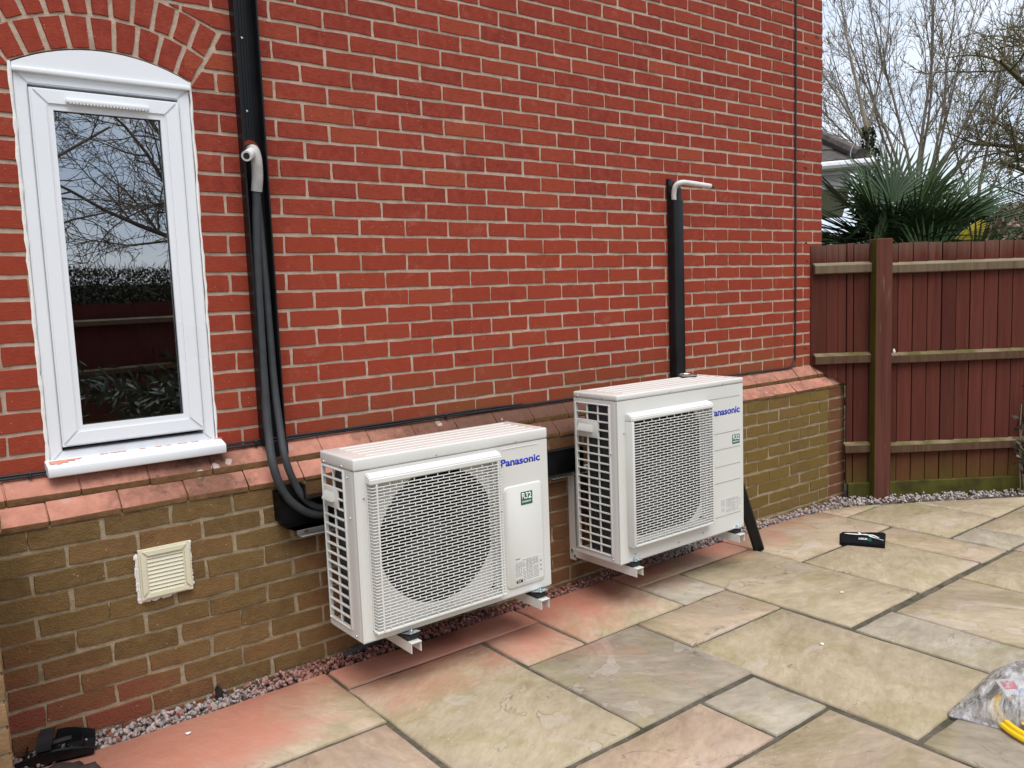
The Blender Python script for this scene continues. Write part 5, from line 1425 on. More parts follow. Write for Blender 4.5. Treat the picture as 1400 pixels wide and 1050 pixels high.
# axes: e1 from the tip to the right of frame, e2 away from the camera
e1 = Vector((0.80, -0.60, 0)); e2 = Vector((0.60, 0.80, 0)); tip = Vector((-2.385, -1.950, G))
def bp(u, v, z): return tip + e1 * u + e2 * v + Vector((0, 0, z))
bm = new_bm(); nu, nv_ = 44, 30; rows_ = []
for i in range(nu + 1):
    rr_ = []
    for j in range(nv_ + 1):
        u = i / nu * 0.75; f = j / nv_
        wn_, wf = -0.02 - 0.74 * u, 0.0 + 0.62 * min(u, 0.32) + 0.10 * u
        v = wn_ + (wf - wn_) * f
        u2_ = u
        prof_ = math.sin(math.pi * min(1, f * 1.02)) ** 0.65
        h = 0.13 * prof_ * min(1, u / 0.22) ** 0.8
        h += 0.045 * prof_ * math.exp(-((u - 0.28) / 0.12) ** 2 - ((f - 0.80) / 0.2) ** 2)
        q = Vector((u * 7, v * 9, 1.3))
        w = mnoise.fractal(q, 0.8, 2.1, 4); rd = abs(mnoise.noise(q * 1.7)) 
        h += (0.024 * w - 0.030 * rd + 0.008) * min(1, u / 0.08) * min(1, prof_ * 1.6 + 0.12)
        rr_.append(bm.verts.new(bp(u + 0.008 * w, v + 0.010 * mnoise.noise(q * 2.1), max(0.003, h))))
    rows_.append(rr_)
for i in range(nu):
    for j in range(nv_): bm.faces.new((rows_[i][j], rows_[i + 1][j], rows_[i + 1][j + 1], rows_[i][j + 1]))
obj('film', bm, M['bag'], t, ang=80)
bm = new_bm()
tube(bm, [bp(u_, -0.02 - 0.74 * u_, 0.006 + 0.003 * math.sin(u_ * 40)) for u_ in [0.004 + 0.018 * k for k in range(40)]], 0.0055, 6)
obj('hem', bm, M['bag'], t)
def arc_pts(cu, cv, r, a0, a1, n, z): return [bp(cu + r * math.cos(R(a0 + (a1 - a0) * k / n)), cv + r * math.sin(R(a0 + (a1 - a0) * k / n)), z) for k in range(n + 1)]
t2 = thing('yellow_ring', 'yellow plastic ring lying inside the clear bag', 'ring', bp(0.36, -0.14, 0))
bm = new_bm()
for r_, z in ((0.245, 0.014), (0.232, 0.024)): tube(bm, arc_pts(0.37, -0.12, r_, 0, 360, 60, z), 0.0095, 8, caps=False)
obj('band', bm, M['yellow'], t2)
# leaflets and coloured packets
def sheet(name, label, cat, u0, u1, v0, v1, z0, tilt, ang, stripes, seed):
    tt = thing(name, label, cat, bp((u0 + u1) / 2, (v0 + v1) / 2, z0))
    mm = Matrix.Translation(bp((u0 + u1) / 2, (v0 + v1) / 2, z0)) @ Euler((R(tilt[0]), R(tilt[1]), R(ang))).to_matrix().to_4x4()
    w, h = (u1 - u0) / 2, (v1 - v0) / 2
    bm = new_bm(); box(bm, -w, w, -h, h, -0.002, 0.002, 0, 1, mm); obj('cover', bm, stripes[0][4], tt, smooth=False)
    for (a, b, c, d, m_) in stripes[1:]:
        bm = new_bm(); quad(bm, *[mm @ Vector((w * q[0], h * q[1], 0.0026)) for q in ((a, c), (b, c), (b, d), (a, d))]); obj('print', bm, m_, tt, smooth=False, recalc=False)
P_ = lambda n, c: simple(n, c, 0.35, var=0.15, scale=30)
M['p_white'] = P_('paper_white', (0.72, 0.71, 0.70)); M['p_pink'] = P_('paper_pink', (0.62, 0.10, 0.16)); M['p_blue'] = P_('paper_blue', (0.05, 0.16, 0.50))
M['p_teal'] = P_('paper_teal', (0.03, 0.28, 0.26)); M['p_orange'] = P_('paper_orange', (0.70, 0.42, 0.14)); M['p_grey'] = P_('paper_grey', (0.24, 0.25, 0.28)); M['p_black'] = P_('paper_black', (0.012, 0.012, 0.016))
sheet('leaflet', 'colourful printed leaflet standing in the clear bag', 'leaflet', 0.22, 0.46, 0.00, 0.10, 0.050, (22, 0, 0), -34, [(0, 0, 0, 0, M['p_white']), (-1, 1, -0.9, -0.5, M['p_orange']), (-0.6, 0.9, -0.3, 0.1, M['p_blue']), (-0.2, 0.9, 0.3, 0.55, M['p_pink']), (-0.9, -0.5, 0.1, 0.8, M['p_pink'])], 1)
sheet('card', 'buff card packet beside the yellow ring in the clear bag', 'card', 0.17, 0.34, -0.19, -0.13, 0.034, (0, 0, 0), -66, [(0, 0, 0, 0, M['p_orange']), (-0.8, 0.6, -0.5, 0.5, M['p_white'])], 2)
sheet('booklet', 'grey booklet lying within the yellow ring in the clear bag', 'booklet', 0.22, 0.50, -0.20, 0.00, 0.040, (6, 2, 0), -40, [(0, 0, 0, 0, M['p_grey']), (-0.5, 0.1, -0.2, 0.5, M['p_white']), (0.2, 0.9, -0.7, -0.4, M['p_pink'])], 3)
t3 = thing('cable_coil', 'black blue and green cable coil at the edge of the clear bag', 'cable coil', bp(0.46, -0.33, 0.03))
for k, (m_, r_) in enumerate((('p_black', 0.13), ('p_blue', 0.105), ('p_teal', 0.085), ('p_blue', 0.06))):
    bm = new_bm(); tube(bm, arc_pts(0.50, -0.26, r_, 0, 360, 40, 0.045 + 0.004 * k), 0.012, 8, caps=False); obj('strand', bm, M[m_], t3)

# litter on the slabs
def fleck(x, y, r, m_, label):
    bm = new_bm(); bmesh.ops.create_icosphere(bm, subdivisions=1, radius=1.0)
    for v in bm.verts: v.co = Vector((x + v.co.x * r * random.uniform(.7, 1.4), y + v.co.y * r * random.uniform(.6, 1), G + 0.002 + v.co.z * r * 0.35 + 0.002))
    tag(obj('mortar_chip', bm, M[m_], smooth=False, loc=(x, y, G)), label, 'chip')
fleck(-4.42, -0.305, 0.010, 'sealant', 'white mortar chip on the dusty slab left of the smaller unit')
fleck(-1.60, -1.10, 0.012, 'cream', 'cream coloured chip on the large olive slab')
fleck(-2.19, -1.36, 0.010, 'white', 'white chip in the middle of the longest olive slab')

# ------------------------------------------------------------------ fence
def feather(bm, s0, s1, zt, zb0, zb1, tk=0.014):
    """feather-edge board: thin at s0, thick at s1; bottom may be raked"""
    pts_ = []
    for s, o_ in ((s0, tk * 0.8), (s1, tk)):
        zb = zb0 if s == s0 else zb1
        pts_ += [fpt(s, 0.0, zb), fpt(s, o_, zb), fpt(s, o_, zt), fpt(s, 0.0, zt)]
    v = [bm.verts.new(q) for q in pts_]
    for f in ((0, 1, 2, 3), (7, 6, 5, 4), (0, 4, 5, 1), (1, 5, 6, 2), (2, 6, 7, 3), (3, 7, 4, 0)): bm.faces.new([v[i] for i in f])
fence = thing('wooden_fence', 'dark red feather edge board fence meeting the house corner', 'fence', fpt(0.5, 0, G))
rf = random.Random(21)
cuts = [(0.005, 0.112, -0.035, -0.066), (0.112, 0.190, -0.070, -0.095), (0.190, 0.246, -0.105, -0.135)]
for a, b, z0, z1 in cuts:
    bm = new_bm(); feather(bm, a, b - 0.005, 0.805 + rf.uniform(-.006, .004), z0, z1, 0.022)
    box(bm, -0.010, 0.010, 0.0005, 0.005, max(z0, z1) + 0.005, 0.79, 0, 1, Matrix.Translation(fpt(b, 0.0)) @ Matrix.Rotation(math.atan2(FU.y, FU.x), 4, 'Z')); obj('board', bm, M['board'], fence, smooth=False)
edges = [0.245, 0.292, 0.400]
s = 0.400
while s < 5.2:
    s += 0.0985 + rf.uniform(-0.004, 0.004); edges.append(s)
for a, b in zip(edges, edges[1:]):
    bm = new_bm(); zt = 0.808 - 0.012 * a + rf.uniform(-.006, .006)
    feather(bm, a + 0.005, b - 0.005, zt, -0.83 + rf.uniform(-.004, .004), -0.83, 0.028 + rf.uniform(-.004, .004))
    box(bm, -0.016, 0.016, 0.0005, 0.005, -0.82, zt - 0.012, 0, 1, Matrix.Translation(fpt(b, 0.0)) @ Matrix.Rotation(math.atan2(FU.y, FU.x), 4, 'Z'))
    obj('board', bm, M['board'], fence, smooth=False)
def rail_piece(s0, s1, z, h=0.062):
    bm = new_bm(); pf = [(0.020, z + 0.012), (0.062, z - 0.006), (0.062, z - h), (0.020, z - h - 0.004)]
    A = [bm.verts.new(fpt(s0, a, b)) for a, b in pf]; B = [bm.verts.new(fpt(s1, a, b)) for a, b in pf]
    bm.faces.new(A); bm.faces.new(B[::-1])
    for k in range(4): bm.faces.new((A[k], B[k], B[(k + 1) % 4], A[(k + 1) % 4]))
    bmesh.ops.bevel(bm, geom=bm.edges[:], offset=0.004, segments=1, affect='EDGES')
    obj('rail', bm, M['rail'], fence, smooth=False)
for z, sl in ((0.675, 0.015), (0.070, 0.018), (-0.545, 0.225)):
    rail_piece(sl, 0.402, z); rail_piece(0.520, 2.30, z - 0.012); rail_piece(2.42, 4.4, z - 0.02)
for s in (0.461, 2.36, 4.46):
    bm = new_bm(); c = fpt(s, 0.062); m_ = Matrix.Translation((c.x, c.y, 0)) @ Matrix.Rotation(math.atan2(FU.y, FU.x), 4, 'Z')
    box(bm, -0.055, 0.055, -0.048, 0.048, -1.0, 0.83, 0.005, 1, m_)
    post = obj('post', bm, M['post'], fence, smooth=False)
def gboard(s0, s1):
    bm = new_bm(); c0, c1 = fpt(s0, 0), fpt(s1, 0)
    pf = [(0.018, -1.0), (0.046, -1.0), (0.046, -0.825), (0.018, -0.82)]
    A = [bm.verts.new(fpt(s0, a, b)) for a, b in pf]; B = [bm.verts.new(fpt(s1, a, b)) for a, b in pf]
    bm.faces.new(A); bm.faces.new(B[::-1])
    for k in range(4): bm.faces.new((A[k], B[k], B[(k + 1) % 4], A[(k + 1) % 4]))
    obj('gravel_board', bm, M['gboard'], fence, smooth=False)
gboard(0.255, 0.405); gboard(0.518, 2.30); gboard(2.42, 4.4)
bm = new_bm(); bmesh.ops.create_icosphere(bm, subdivisions=2, radius=0.011)
for v in bm.verts:
    v.co = Vector((v.co.x, v.co.y * 0.6, v.co.z * 1.5)) * (1 + 0.5 * mnoise.noise(v.co * 90)); v.co += fpt(0.530, 0.112, 0.085)
obj('filler_lump', bm, M['sealant'], fence)

# ------------------------------------------------------------------ foliage helpers
def leaf_faces(bm, lay, p, d, n, ln, wd, col):
    d = d.normalized(); sd = d.cross(n)
    sd = sd.normalized() if sd.length > 1e-5 else d.orthogonal().normalized()
    q = [p, p + d * ln * 0.45 + sd * wd, p + d * ln, p + d * ln * 0.45 - sd * wd]
    f = bm.faces.new([bm.verts.new(x) for x in q])
    for lp in f.loops: lp[lay] = (*col, 1)
def rand_dir(rg):
    while True:
        v = Vector((rg.uniform(-1, 1), rg.uniform(-1, 1), rg.uniform(-1, 1)))
        if 0.05 < v.length < 1: return v.normalized()
def branch(bm, rg, p, d, ln, r, lvl, opts, tips):
    n = opts['seg'][lvl]; pts_ = [p.copy()]; q = p.copy(); d = d.normalized()
    for k in range(n):
        d = (d + rand_dir(rg) * opts['wob'][lvl] + Vector((0, 0, opts['up'][lvl]))).normalized()
        q = q + d * (ln / n); pts_.append(q.copy())
    rr_ = [r * (1 - (1 - opts['tap'][lvl]) * k / n) for k in range(n + 1)]
    tube(bm, pts_, rr_, opts['sides'][lvl], caps=False)
    if lvl + 1 < len(opts['num']):
        for k in range(opts['num'][lvl + 1]):
            f = rg.uniform(opts['from'][lvl + 1], 1.0); i = min(int(f * n), n - 1); w = f * n - i
            b = pts_[i].lerp(pts_[i + 1], w); t_ = (pts_[i + 1] - pts_[i]).normalized()
            o_ = t_.orthogonal(); o_.rotate(Matrix.Rotation(rg.uniform(0, 6.28), 3, t_)); a = R(rg.uniform(*opts['ang'][lvl + 1]))
            nd = t_ * math.cos(a) + o_.normalized() * math.sin(a)
            branch(bm, rg, b, nd, ln * opts['len'][lvl + 1] * rg.uniform(0.65, 1.15) * (1.1 - 0.45 * f), max(opts['rmin'], rr_[min(i, n)] * opts['rad'][lvl + 1]), lvl + 1, opts, tips)
    else: tips.append((q, d))
def bare_tree(name, label, base, stems, opts, seed, bark, twig, group=None):
    """stems: list of (start, direction, length, radius)"""
    t = thing(name, label, 'tree', base, group)
    rg = random.Random(seed); tips = []
    bm = new_bm()
    top = Vector(base) + Vector((0, 0, stems[0][4]))
    tube(bm, smooth_path([base, Vector(base).lerp(top, 0.5) + Vector((0.05, 0.03, 0)), top + Vector((0, 0, 0.3))], 4), [stems[0][3] * 1.7] * 5 + [stems[0][3] * 1.2] * 4, 10)
    obj('trunk', bm, bark, t)
    bm = new_bm()
    for st in stems: branch(bm, rg, Vector(base) + Vector((0, 0, st[4])) + Vector(st[0]), Vector(st[1]), st[2], st[3], 0, opts, tips)
    obj('crown', bm, twig, t, ang=180, recalc=False)
    return t, tips
# bare vase-shaped tree beyond the fence
opts = {'seg': (8, 6, 5, 4, 3), 'wob': (0.10, 0.13, 0.17, 0.22, 0.24), 'up': (0.045, 0.085, 0.10, 0.08, 0.05), 'tap': (0.2, 0.25, 0.3, 0.4, 0.5), 'sides': (6, 5, 4, 3, 3),
        'num': (1, 8, 6, 4, 2), 'from': (0, 0.10, 0.12, 0.12, 0.25), 'ang': ((0, 0), (16, 40), (20, 48), (22, 55), (25, 60)), 'len': (1, 0.50, 0.48, 0.50, 0.5), 'rad': (1, 0.46, 0.50, 0.6, 0.75), 'rmin': 0.0060}
rt = random.Random(6); stems = [((0, 0, 0), (0.03, -0.06, 1), 5.8, 0.048, 3.6)]
for k in range(13):
    f = -1.0 + 2.0 * k / 12 + rt.uniform(-.07, .07)
    stems.append(((0.0, -0.10 * f, -0.1 - 0.5 * rt.random()), (0.45 * f + rt.uniform(-.3, .3), -0.95 * f, 1.05), 5.6 - 1.0 * abs(f), 0.046 - 0.016 * abs(f), 3.4))
tb_, tips = bare_tree('bare_tree', 'tall bare vase shaped tree beyond the fence and palm', (14.55, 6.54, -1.0), [(s_[0], s_[1], s_[2], s_[3], s_[4]) for s_ in stems], opts, 5, M['bark'], M['twig'])
# ivy-clad second trunk
t = thing('ivy_trunk', 'narrow trunk wrapped in dark ivy left of the bare tree', 'tree', (13.2, 7.0, -1.0))
bm = new_bm(); tp = smooth_path([(13.2, 7.0, -1.0), (13.22, 7.0, 2.0), (13.15, 7.02, 3.8), (13.08, 7.10, 4.4), (13.0, 7.2, 5.0), (12.92, 7.3, 5.6)], 4)
tube(bm, tp, [0.075 - 0.055 * k / (len(tp) - 1) for k in range(len(tp))], 8); obj('trunk', bm, M['bark'], t)
bm = new_bm(); lay = bm.loops.layers.float_color.new('tint'); rg = random.Random(3)
for k in range(1500):
    z = rg.uniform(0.5, 4.0); a = rg.uniform(0, 6.28); w = (0.17 if z < 3.5 else 0.09) * rg.uniform(0.5, 1.3); g_ = rg.uniform(0.5, 1.4)
    p = Vector((13.18 + math.cos(a) * w, 7.0 + math.sin(a) * w, z)); dd = Vector((math.cos(a), math.sin(a), rg.uniform(-0.8, 0.3)))
    leaf_faces(bm, lay, p, dd, rand_dir(rg), 0.09, 0.035, (0.025 * g_, 0.045 * g_, 0.016 * g_))
obj('ivy', bm, M['leaf'], t, smooth=False, recalc=False)
bm = new_bm(); rg = random.Random(12); tips2 = []
o2 = dict(opts); o2['num'] = (1, 6, 5, 3)
for st in ((Vector((13.15, 7.02, 3.7)), (-0.3, 0.5, 1), 3.4, 0.034), (Vector((13.15, 7.02, 3.8)), (0.2, -0.2, 1), 3.4, 0.034), (Vector((12.96, 7.25, 5.2)), (-0.1, 0.2, 1), 3.0, 0.028)): branch(bm, rg, st[0], Vector(st[1]), st[2], st[3], 0, o2, tips2)
obj('crown', bm, M['twig'], t, ang=180, recalc=False)
# third, slimmer tree to the right
stems3 = [((0, 0, 0), (0.0, -0.05, 1), 4.6, 0.045, 3.2), ((0, 0, 0), (0.2, -0.4, 1), 4.0, 0.035, 3.0), ((0, 0, 0), (-0.2, 0.35, 1), 4.0, 0.035, 3.0)]
bare_tree('bare_tree', 'slim bare tree behind the right side of the palm', (16.4, 6.0, -1.0), stems3, o2, 9, M['bark'], M['twig'])
# mossy spreading tree at the right edge
opts4 = {'seg': (6, 6, 5, 4, 3), 'wob': (0.22, 0.26, 0.30, 0.32, 0.3), 'up': (0.0, -0.02, 0.02, 0.05, 0.06), 'tap': (0.3, 0.3, 0.35, 0.4, 0.5), 'sides': (7, 5, 4, 3, 3),
         'num': (1, 9, 8, 6, 2), 'from': (0, 0.12, 0.10, 0.10, 0.2), 'ang': ((0, 0), (25, 65), (30, 70), (30, 75), (30, 70)), 'len': (1, 0.62, 0.55, 0.50, 0.5), 'rad': (1, 0.52, 0.58, 0.6, 0.7), 'rmin': 0.0058}
stems4 = [((0, 0, 0), (-0.75, 0.62, 0.10), 2.3, 0.085, 2.9), ((0, 0, 0), (-0.70, 0.70, 0.70), 2.4, 0.085, 3.2), ((0, 0, 0), (-0.45, 0.40, 1.0), 2.6, 0.085, 3.3), ((0, 0, 0), (-0.80, 0.5, -0.25), 2.0, 0.06, 2.4), ((0, 0, 0), (-0.2, 0.9, 0.4), 2.2, 0.07, 3.0), ((0, 0, 0), (0.3, -0.3, 1.0), 2.6, 0.08, 3.3), ((0, 0, 0), (0.7, -0.6, 0.5), 2.4, 0.08, 3.1), ((0, 0, 0), (-0.9, 0.3, 0.35), 2.1, 0.07, 2.7), ((0, 0, 0), (-0.95, 0.55, -0.05), 2.5, 0.06, 2.1), ((0, 0, 0), (-0.6, 0.9, 0.25), 2.4, 0.06, 2.4)]
bare_tree('bare_tree', 'spreading mossy brown leafless tree at the right edge of the picture', (8.9, 0.75, -1.0), stems4, opts4, 23, M['mossbark'], M['mossbark'])

# fan palm
palm = thing('fan_palm', 'dark green fan palm rising behind the fence with one yellow frond', 'palm', (1.62, 0.28, -1.0))
bm = new_bm(); tube(bm, [(1.66, 0.30, -1.0), (1.64, 0.29, -0.2), (1.62, 0.28, 0.72)], [0.13, 0.12, 0.10], 12); obj('trunk', bm, M['bark'], palm)
def frond(seed, az, el, pet, rad, spread, nleaf, colA, name='frond', label=None, droop=0.12, org=None, twist=None):
    rg = random.Random(seed); bm = new_bm(); lay = bm.loops.layers.float_color.new('tint')
    d = Vector((math.cos(R(az)) * math.cos(R(el)), math.sin(R(az)) * math.cos(R(el)), math.sin(R(el))))
    o_ = Vector((1.62, 0.28, 0.70)); hub = (o_ + d * pet + Vector((0, 0, -0.06 * pet))) if org is None else Vector(org)
    rings = tube(bm, smooth_path([o_, o_.lerp(hub, 0.55) + Vector((0, 0, 0.02)), hub], 4), 0.007, 5)
    side = d.cross(Vector((0, 0, 1))).normalized(); up = side.cross(d).normalized()
    tw = R(rg.uniform(-25, 25) if twist is None else twist); side, up = side * math.cos(tw) + up * math.sin(tw), up * math.cos(tw) - side * math.sin(tw)
    for k in range(nleaf):
        a = R(-spread / 2 + spread * k / (nleaf - 1)) + rg.uniform(-.02, .02); L_ = rad * rg.uniform(0.86, 1.06) * (1 - 0.16 * abs(a) / R(spread / 2))
        dir_ = d * math.cos(a) + side * math.sin(a) + up * rg.uniform(-0.02, 0.10)
        nn = up; ww = 0.0125
        sdv = dir_.cross(nn).normalized()
        dr = Vector((0, 0, -droop * L_))
        st = [0.0, 0.35, 0.7, 1.0]; wd = [0.004, ww, ww * 0.75, 0.0015]
        g_ = rg.uniform(0.75, 1.25); col = tuple(c * g_ for c in colA)
        prev = None
        for f, w in zip(st, wd):
            c = hub + dir_ * L_ * f + dr * f * f
            cur = (bm.verts.new(c - sdv * w + nn * w * 0.55), bm.verts.new(c), bm.verts.new(c + sdv * w + nn * w * 0.55))
            if prev:
                for i in (0, 1):
                    fc = bm.faces.new((prev[i], prev[i + 1], cur[i + 1], cur[i]))
                    for lp in fc.loops: lp[lay] = (*col, 1)
            prev = cur
    for f in bm.faces:
        if not any(lp[lay][3] > 0.5 and (lp[lay][0] + lp[lay][1]) > 0 for lp in f.loops):
            for lp in f.loops: lp[lay] = (0.07, 0.085, 0.03, 1)
    for f in bm.faces:
        for lp in f.loops:
            if lp[lay][0] > 0.9: lp[lay] = (0.07, 0.085, 0.03, 1)
    o = obj(name, bm, M['leaf'], palm, ang=60, recalc=False)
    if label: o['label'] = label
GR = (0.050, 0.092, 0.034); GD = (0.032, 0.064, 0.024); GP = (0.085, 0.125, 0.055)
# azimuths: 142 = picture left, -38 = picture right, 232 = towards the camera
for i, (az, el, pet, rad, col) in enumerate([(142, 8, 0.34, 0.55, GR), (150, 32, 0.36, 0.55, GR), (130, -14, 0.28, 0.50, GD), (165, 52, 0.40, 0.52, GP), (120, 66, 0.45, 0.52, GR), (60, 74, 0.5, 0.55, GD), (-10, 68, 0.46, 0.56, GR),
                                              (-38, 48, 0.44, 0.58, GR), (-45, 26, 0.46, 0.58, GD), (-30, 8, 0.42, 0.52, GR), (232, 20, 0.22, 0.48, GP), (212, 2, 0.26, 0.48, GR), (255, 6, 0.26, 0.46, GR), (235, 52, 0.34, 0.50, GR), (195, 38, 0.32, 0.52, GD), (275, 34, 0.32, 0.52, GD), (232, -14, 0.2, 0.42, GR), (300, 18, 0.36, 0.52, GR), (180, -10, 0.30, 0.48, GD), (52, 34, 0.4, 0.55, GR), (40, 12, 0.4, 0.55, GD), (100, 22, 0.4, 0.55, GD), (146, 20, 0.55, 0.56, GR), (140, -4, 0.50, 0.56, GR), (152, 46, 0.55, 0.52, GP), (172, 14, 0.42, 0.5, GR), (-30, 34, 0.62, 0.50, GR), (-42, 12, 0.60, 0.44, GD), (222, 34, 0.28, 0.5, GR), (246, 40, 0.3, 0.5, GP)]):
    frond(100 + i, az, el, pet * 1.12, rad * 1.10, rf.uniform(150, 205), 34, col)
for k, (sx_, fw, zz, el, rad) in enumerate([(-0.42, 0.42, 0.66, 74, 0.46), (-0.02, 0.48, 0.60, 82, 0.48), (0.36, 0.44, 0.64, 72, 0.46), (-0.20, 0.25, 0.84, 84, 0.52), (0.20, 0.25, 0.86, 78, 0.52), (-0.62, 0.3, 0.80, 50, 0.46)]):
    q_ = Vector((1.62, 0.28, 0)) + Vector((0.79, -0.61, 0)) * sx_ + Vector((-0.61, -0.79, 0)) * fw
    frond(400 + k, 232 + (40 if sx_ < 0 else -40) * (abs(sx_) > 0.1), el, 0.3, rad, 200, 36, GR if k % 2 else GP, org=(q_.x, q_.y, zz), droop=0.10)
frond(300, -38, 20, 0.62, 0.30, 34, 9, (0.36, 0.27, 0.018), label='yellowed frond', droop=0.03, org=(1.46, -0.21, 0.84), twist=80)

# clipped brown hedge behind the fence on the right
hedge = thing('hedge', 'clipped dry brown hedge showing just above the fence right of the palm', 'hedge', (2.6, -0.6, -1.0))
def hedge_stuff(name, x0y0, x1y1, width, z0, z1, n, seed, cols, parent, ln=0.05):
    rg = random.Random(seed); bm = new_bm(); lay = bm.loops.layers.float_color.new('tint'); a, b = Vector((*x0y0, 0)), Vector((*x1y1, 0)); dn = Vector((-(b - a).y, (b - a).x, 0)).normalized()
    for k in range(n):
        f = rg.random(); zt = z1 + 0.05 * mnoise.noise(Vector((f * 9, seed, 0)))
        p = a.lerp(b, f) + dn * rg.uniform(-width, width); p.z = z0 + (zt - z0) * rg.random() ** 0.6
        c = rg.choice(cols); g_ = rg.uniform(0.6, 1.4)
        if rg.random() < 0.35: leaf_faces(bm, lay, p, rand_dir(rg) + Vector((0, 0, 1.2)), rand_dir(rg), ln * 2.6, 0.003, tuple(x * g_ for x in c))
        else: leaf_faces(bm, lay, p, rand_dir(rg), rand_dir(rg), ln * rg.uniform(0.6, 1.2), ln * 0.28, tuple(x * g_ for x in c))
    o = obj(name, bm, M['leaf'], parent, smooth=False, recalc=False); o['kind'] = 'stuff'
hedge_stuff('foliage', (1.75, -0.25), (5.0, -2.6), 0.22, 0.5, 0.97, 8500, 4, [(0.22, 0.14, 0.095), (0.27, 0.19, 0.135), (0.14, 0.092, 0.065), (0.10, 0.105, 0.04)], hedge)

# neighbour's garage roof behind the house corner
def farpt(px_dir, d): return Vector((cam.location.x + px_dir[0] * d, cam.location.y + px_dir[1] * d, 0))
gar = thing('garage', "neighbour's low building with dark tiled roof and white gutter behind the house corner", 'garage', (5.6, 3.8, -1.0))
ua = Vector((0.852, 0.523, 0)); ub = Vector((0.494, -0.870, 0)); ob = cam.location.copy(); ob.z = 0
def gp(d, s, z): return ob + ua * d + ub * s + Vector((0, 0, z))     # d away from the camera, s to picture right
bm = new_bm()
def gbox(bm, d0, d1, s0, s1, z0, z1):
    v = [bm.verts.new(gp(d, s, z)) for d in (d0, d1) for s in (s0, s1) for z in (z0, z1)]
    for f in ((0, 1, 3, 2), (4, 6, 7, 5), (0, 4, 5, 1), (2, 3, 7, 6), (0, 2, 6, 4), (1, 5, 7, 3)): bm.faces.new([v[i] for i in f])
gbox(bm, 12.9, 17, -4.2, -0.30, -1.0, 1.90); obj('wall', bm, M['farwall'], gar, smooth=False)
bm = new_bm(); gbox(bm, 12.02, 17.4, -4.5, 0.30, 1.78, 1.97); obj('soffit', bm, M['soffit'], gar, smooth=False)
bm = new_bm(); gbox(bm, 12.0, 12.03, -4.5, 0.40, 1.96, 2.10); obj('fascia', bm, M['fascia'], gar, smooth=False)
bm = new_bm(); tube(bm, [gp(11.95, -4.5, 2.07), gp(11.95, 0.62, 2.07)], 0.062, 10)
obj('gutter', bm, M['fascia'], gar)
bm = new_bm()
for k in range(7):
    d0 = 11.98 + k * 0.30; z = 2.15 + k * 0.19
    v = [gp(d0, -4.6, z), gp(d0, 0.40 - 0.24 * k, z), gp(d0 + 0.36, 0.40 - 0.24 * (k + 1), z + 0.20), gp(d0 + 0.36, -4.6, z + 0.20)]
    w = [q - Vector((0, 0, 0.05)) for q in v]
    V = [bm.verts.new(q) for q in v + w]
    for f in ((0, 1, 2, 3), (7, 6, 5, 4), (0, 4, 5, 1), (1, 5, 6, 2), (2, 6, 7, 3), (3, 7, 4, 0)): bm.faces.new([V[i] for i in f])
rfm = obj('roof', bm, M['rooftile'], gar, smooth=False)
bm = new_bm(); tube(bm, [gp(11.96, 0.42, 2.19), gp(12.9, -0.30, 2.76), gp(14.0, -1.2, 3.45)], 0.08, 8); obj('hip_tile', bm, M['rooftile'], rfm)
bm = new_bm(); tube(bm, smooth_path([gp(11.9, 0.33, 2.07), gp(11.9, 0.30, 2.20), gp(11.9, 0.36, 2.34), gp(11.9, 0.45, 2.36), gp(11.9, 0.47, 2.29)], 5), 0.007, 6); obj('wire', bm, M['soffit'], gar)

# far pale house
far = thing('far_house', 'distant pale house with clay roof seen low behind the hedge', 'house', (34, 10.5, -1.0))
bm = new_bm(); box(bm, 31.5, 40, 6.5, 11.8, -1.0, 1.6); obj('wall', bm, M['farwall'], far, smooth=False)
bm = new_bm(); prism(bm, [(6.2, 1.55), (12.6, 1.55), (11.3, 3.4), (6.2, 3.4)], (31.0, 40), 'X'); obj('roof', bm, M['farroof'], far, smooth=False)
# distant low tree line that closes the horizon
rg = random.Random(77); bm = new_bm(); lay = bm.loops.layers.float_color.new('tint')
for k in range(9000):
    a = rg.uniform(-0.2, 6.1); r_ = rg.uniform(70, 80)
    h = 1.5 + 2.5 * abs(mnoise.noise(Vector((a * 9, 1, 0)))); p = Vector((math.cos(a) * r_, math.sin(a) * r_, -1 + h * rg.random()))
    g_ = rg.uniform(0.5, 1.2); leaf_faces(bm, lay, p, rand_dir(rg), rand_dir(rg), 1.6, 0.5, (0.075 * g_, 0.065 * g_, 0.045 * g_))
tag(obj('far_wood', bm, M['leaf'], smooth=False, recalc=False), 'distant bare woodland along the horizon', 'wood', kind='stuff')

# shrub at the right edge in front of the fence
sh = thing('shrub', 'small dark leaved shrub in front of the fence at the right edge', 'shrub', (0.945, -0.90, G))
bm = new_bm(); lay2 = None; rg = random.Random(14); stemsP = []
for k in range(9):
    p = Vector((0.98 + rg.uniform(-.06, .10), -0.93 + rg.uniform(-.05, .04), G)); q = p + Vector((rg.uniform(-0.16, 0.22), rg.uniform(-0.12, 0.04), rg.uniform(0.30, 0.95)))
    P = smooth_path([p, p.lerp(q, 0.5) + Vector((rg.uniform(-.04, .04), rg.uniform(-.04, .02), 0.05)), q], 5); tube(bm, P, 0.0035, 5); stemsP.append(P)
obj('stems', bm, M['twig'], sh)
bm = new_bm(); lay = bm.loops.layers.float_color.new('tint')
for P in stemsP:
    for k in range(26):
        p = rg.choice(P[2:]) + rand_dir(rg) * 0.03; g_ = rg.uniform(0.5, 1.5); c = rg.choice([(0.030, 0.040, 0.022), (0.060, 0.060, 0.045), (0.040, 0.024, 0.018)])
        leaf_faces(bm, lay, p, rand_dir(rg) + Vector((0, 0, 0.2)), rand_dir(rg), rg.uniform(0.03, 0.055), 0.012, tuple(x * g_ for x in c))
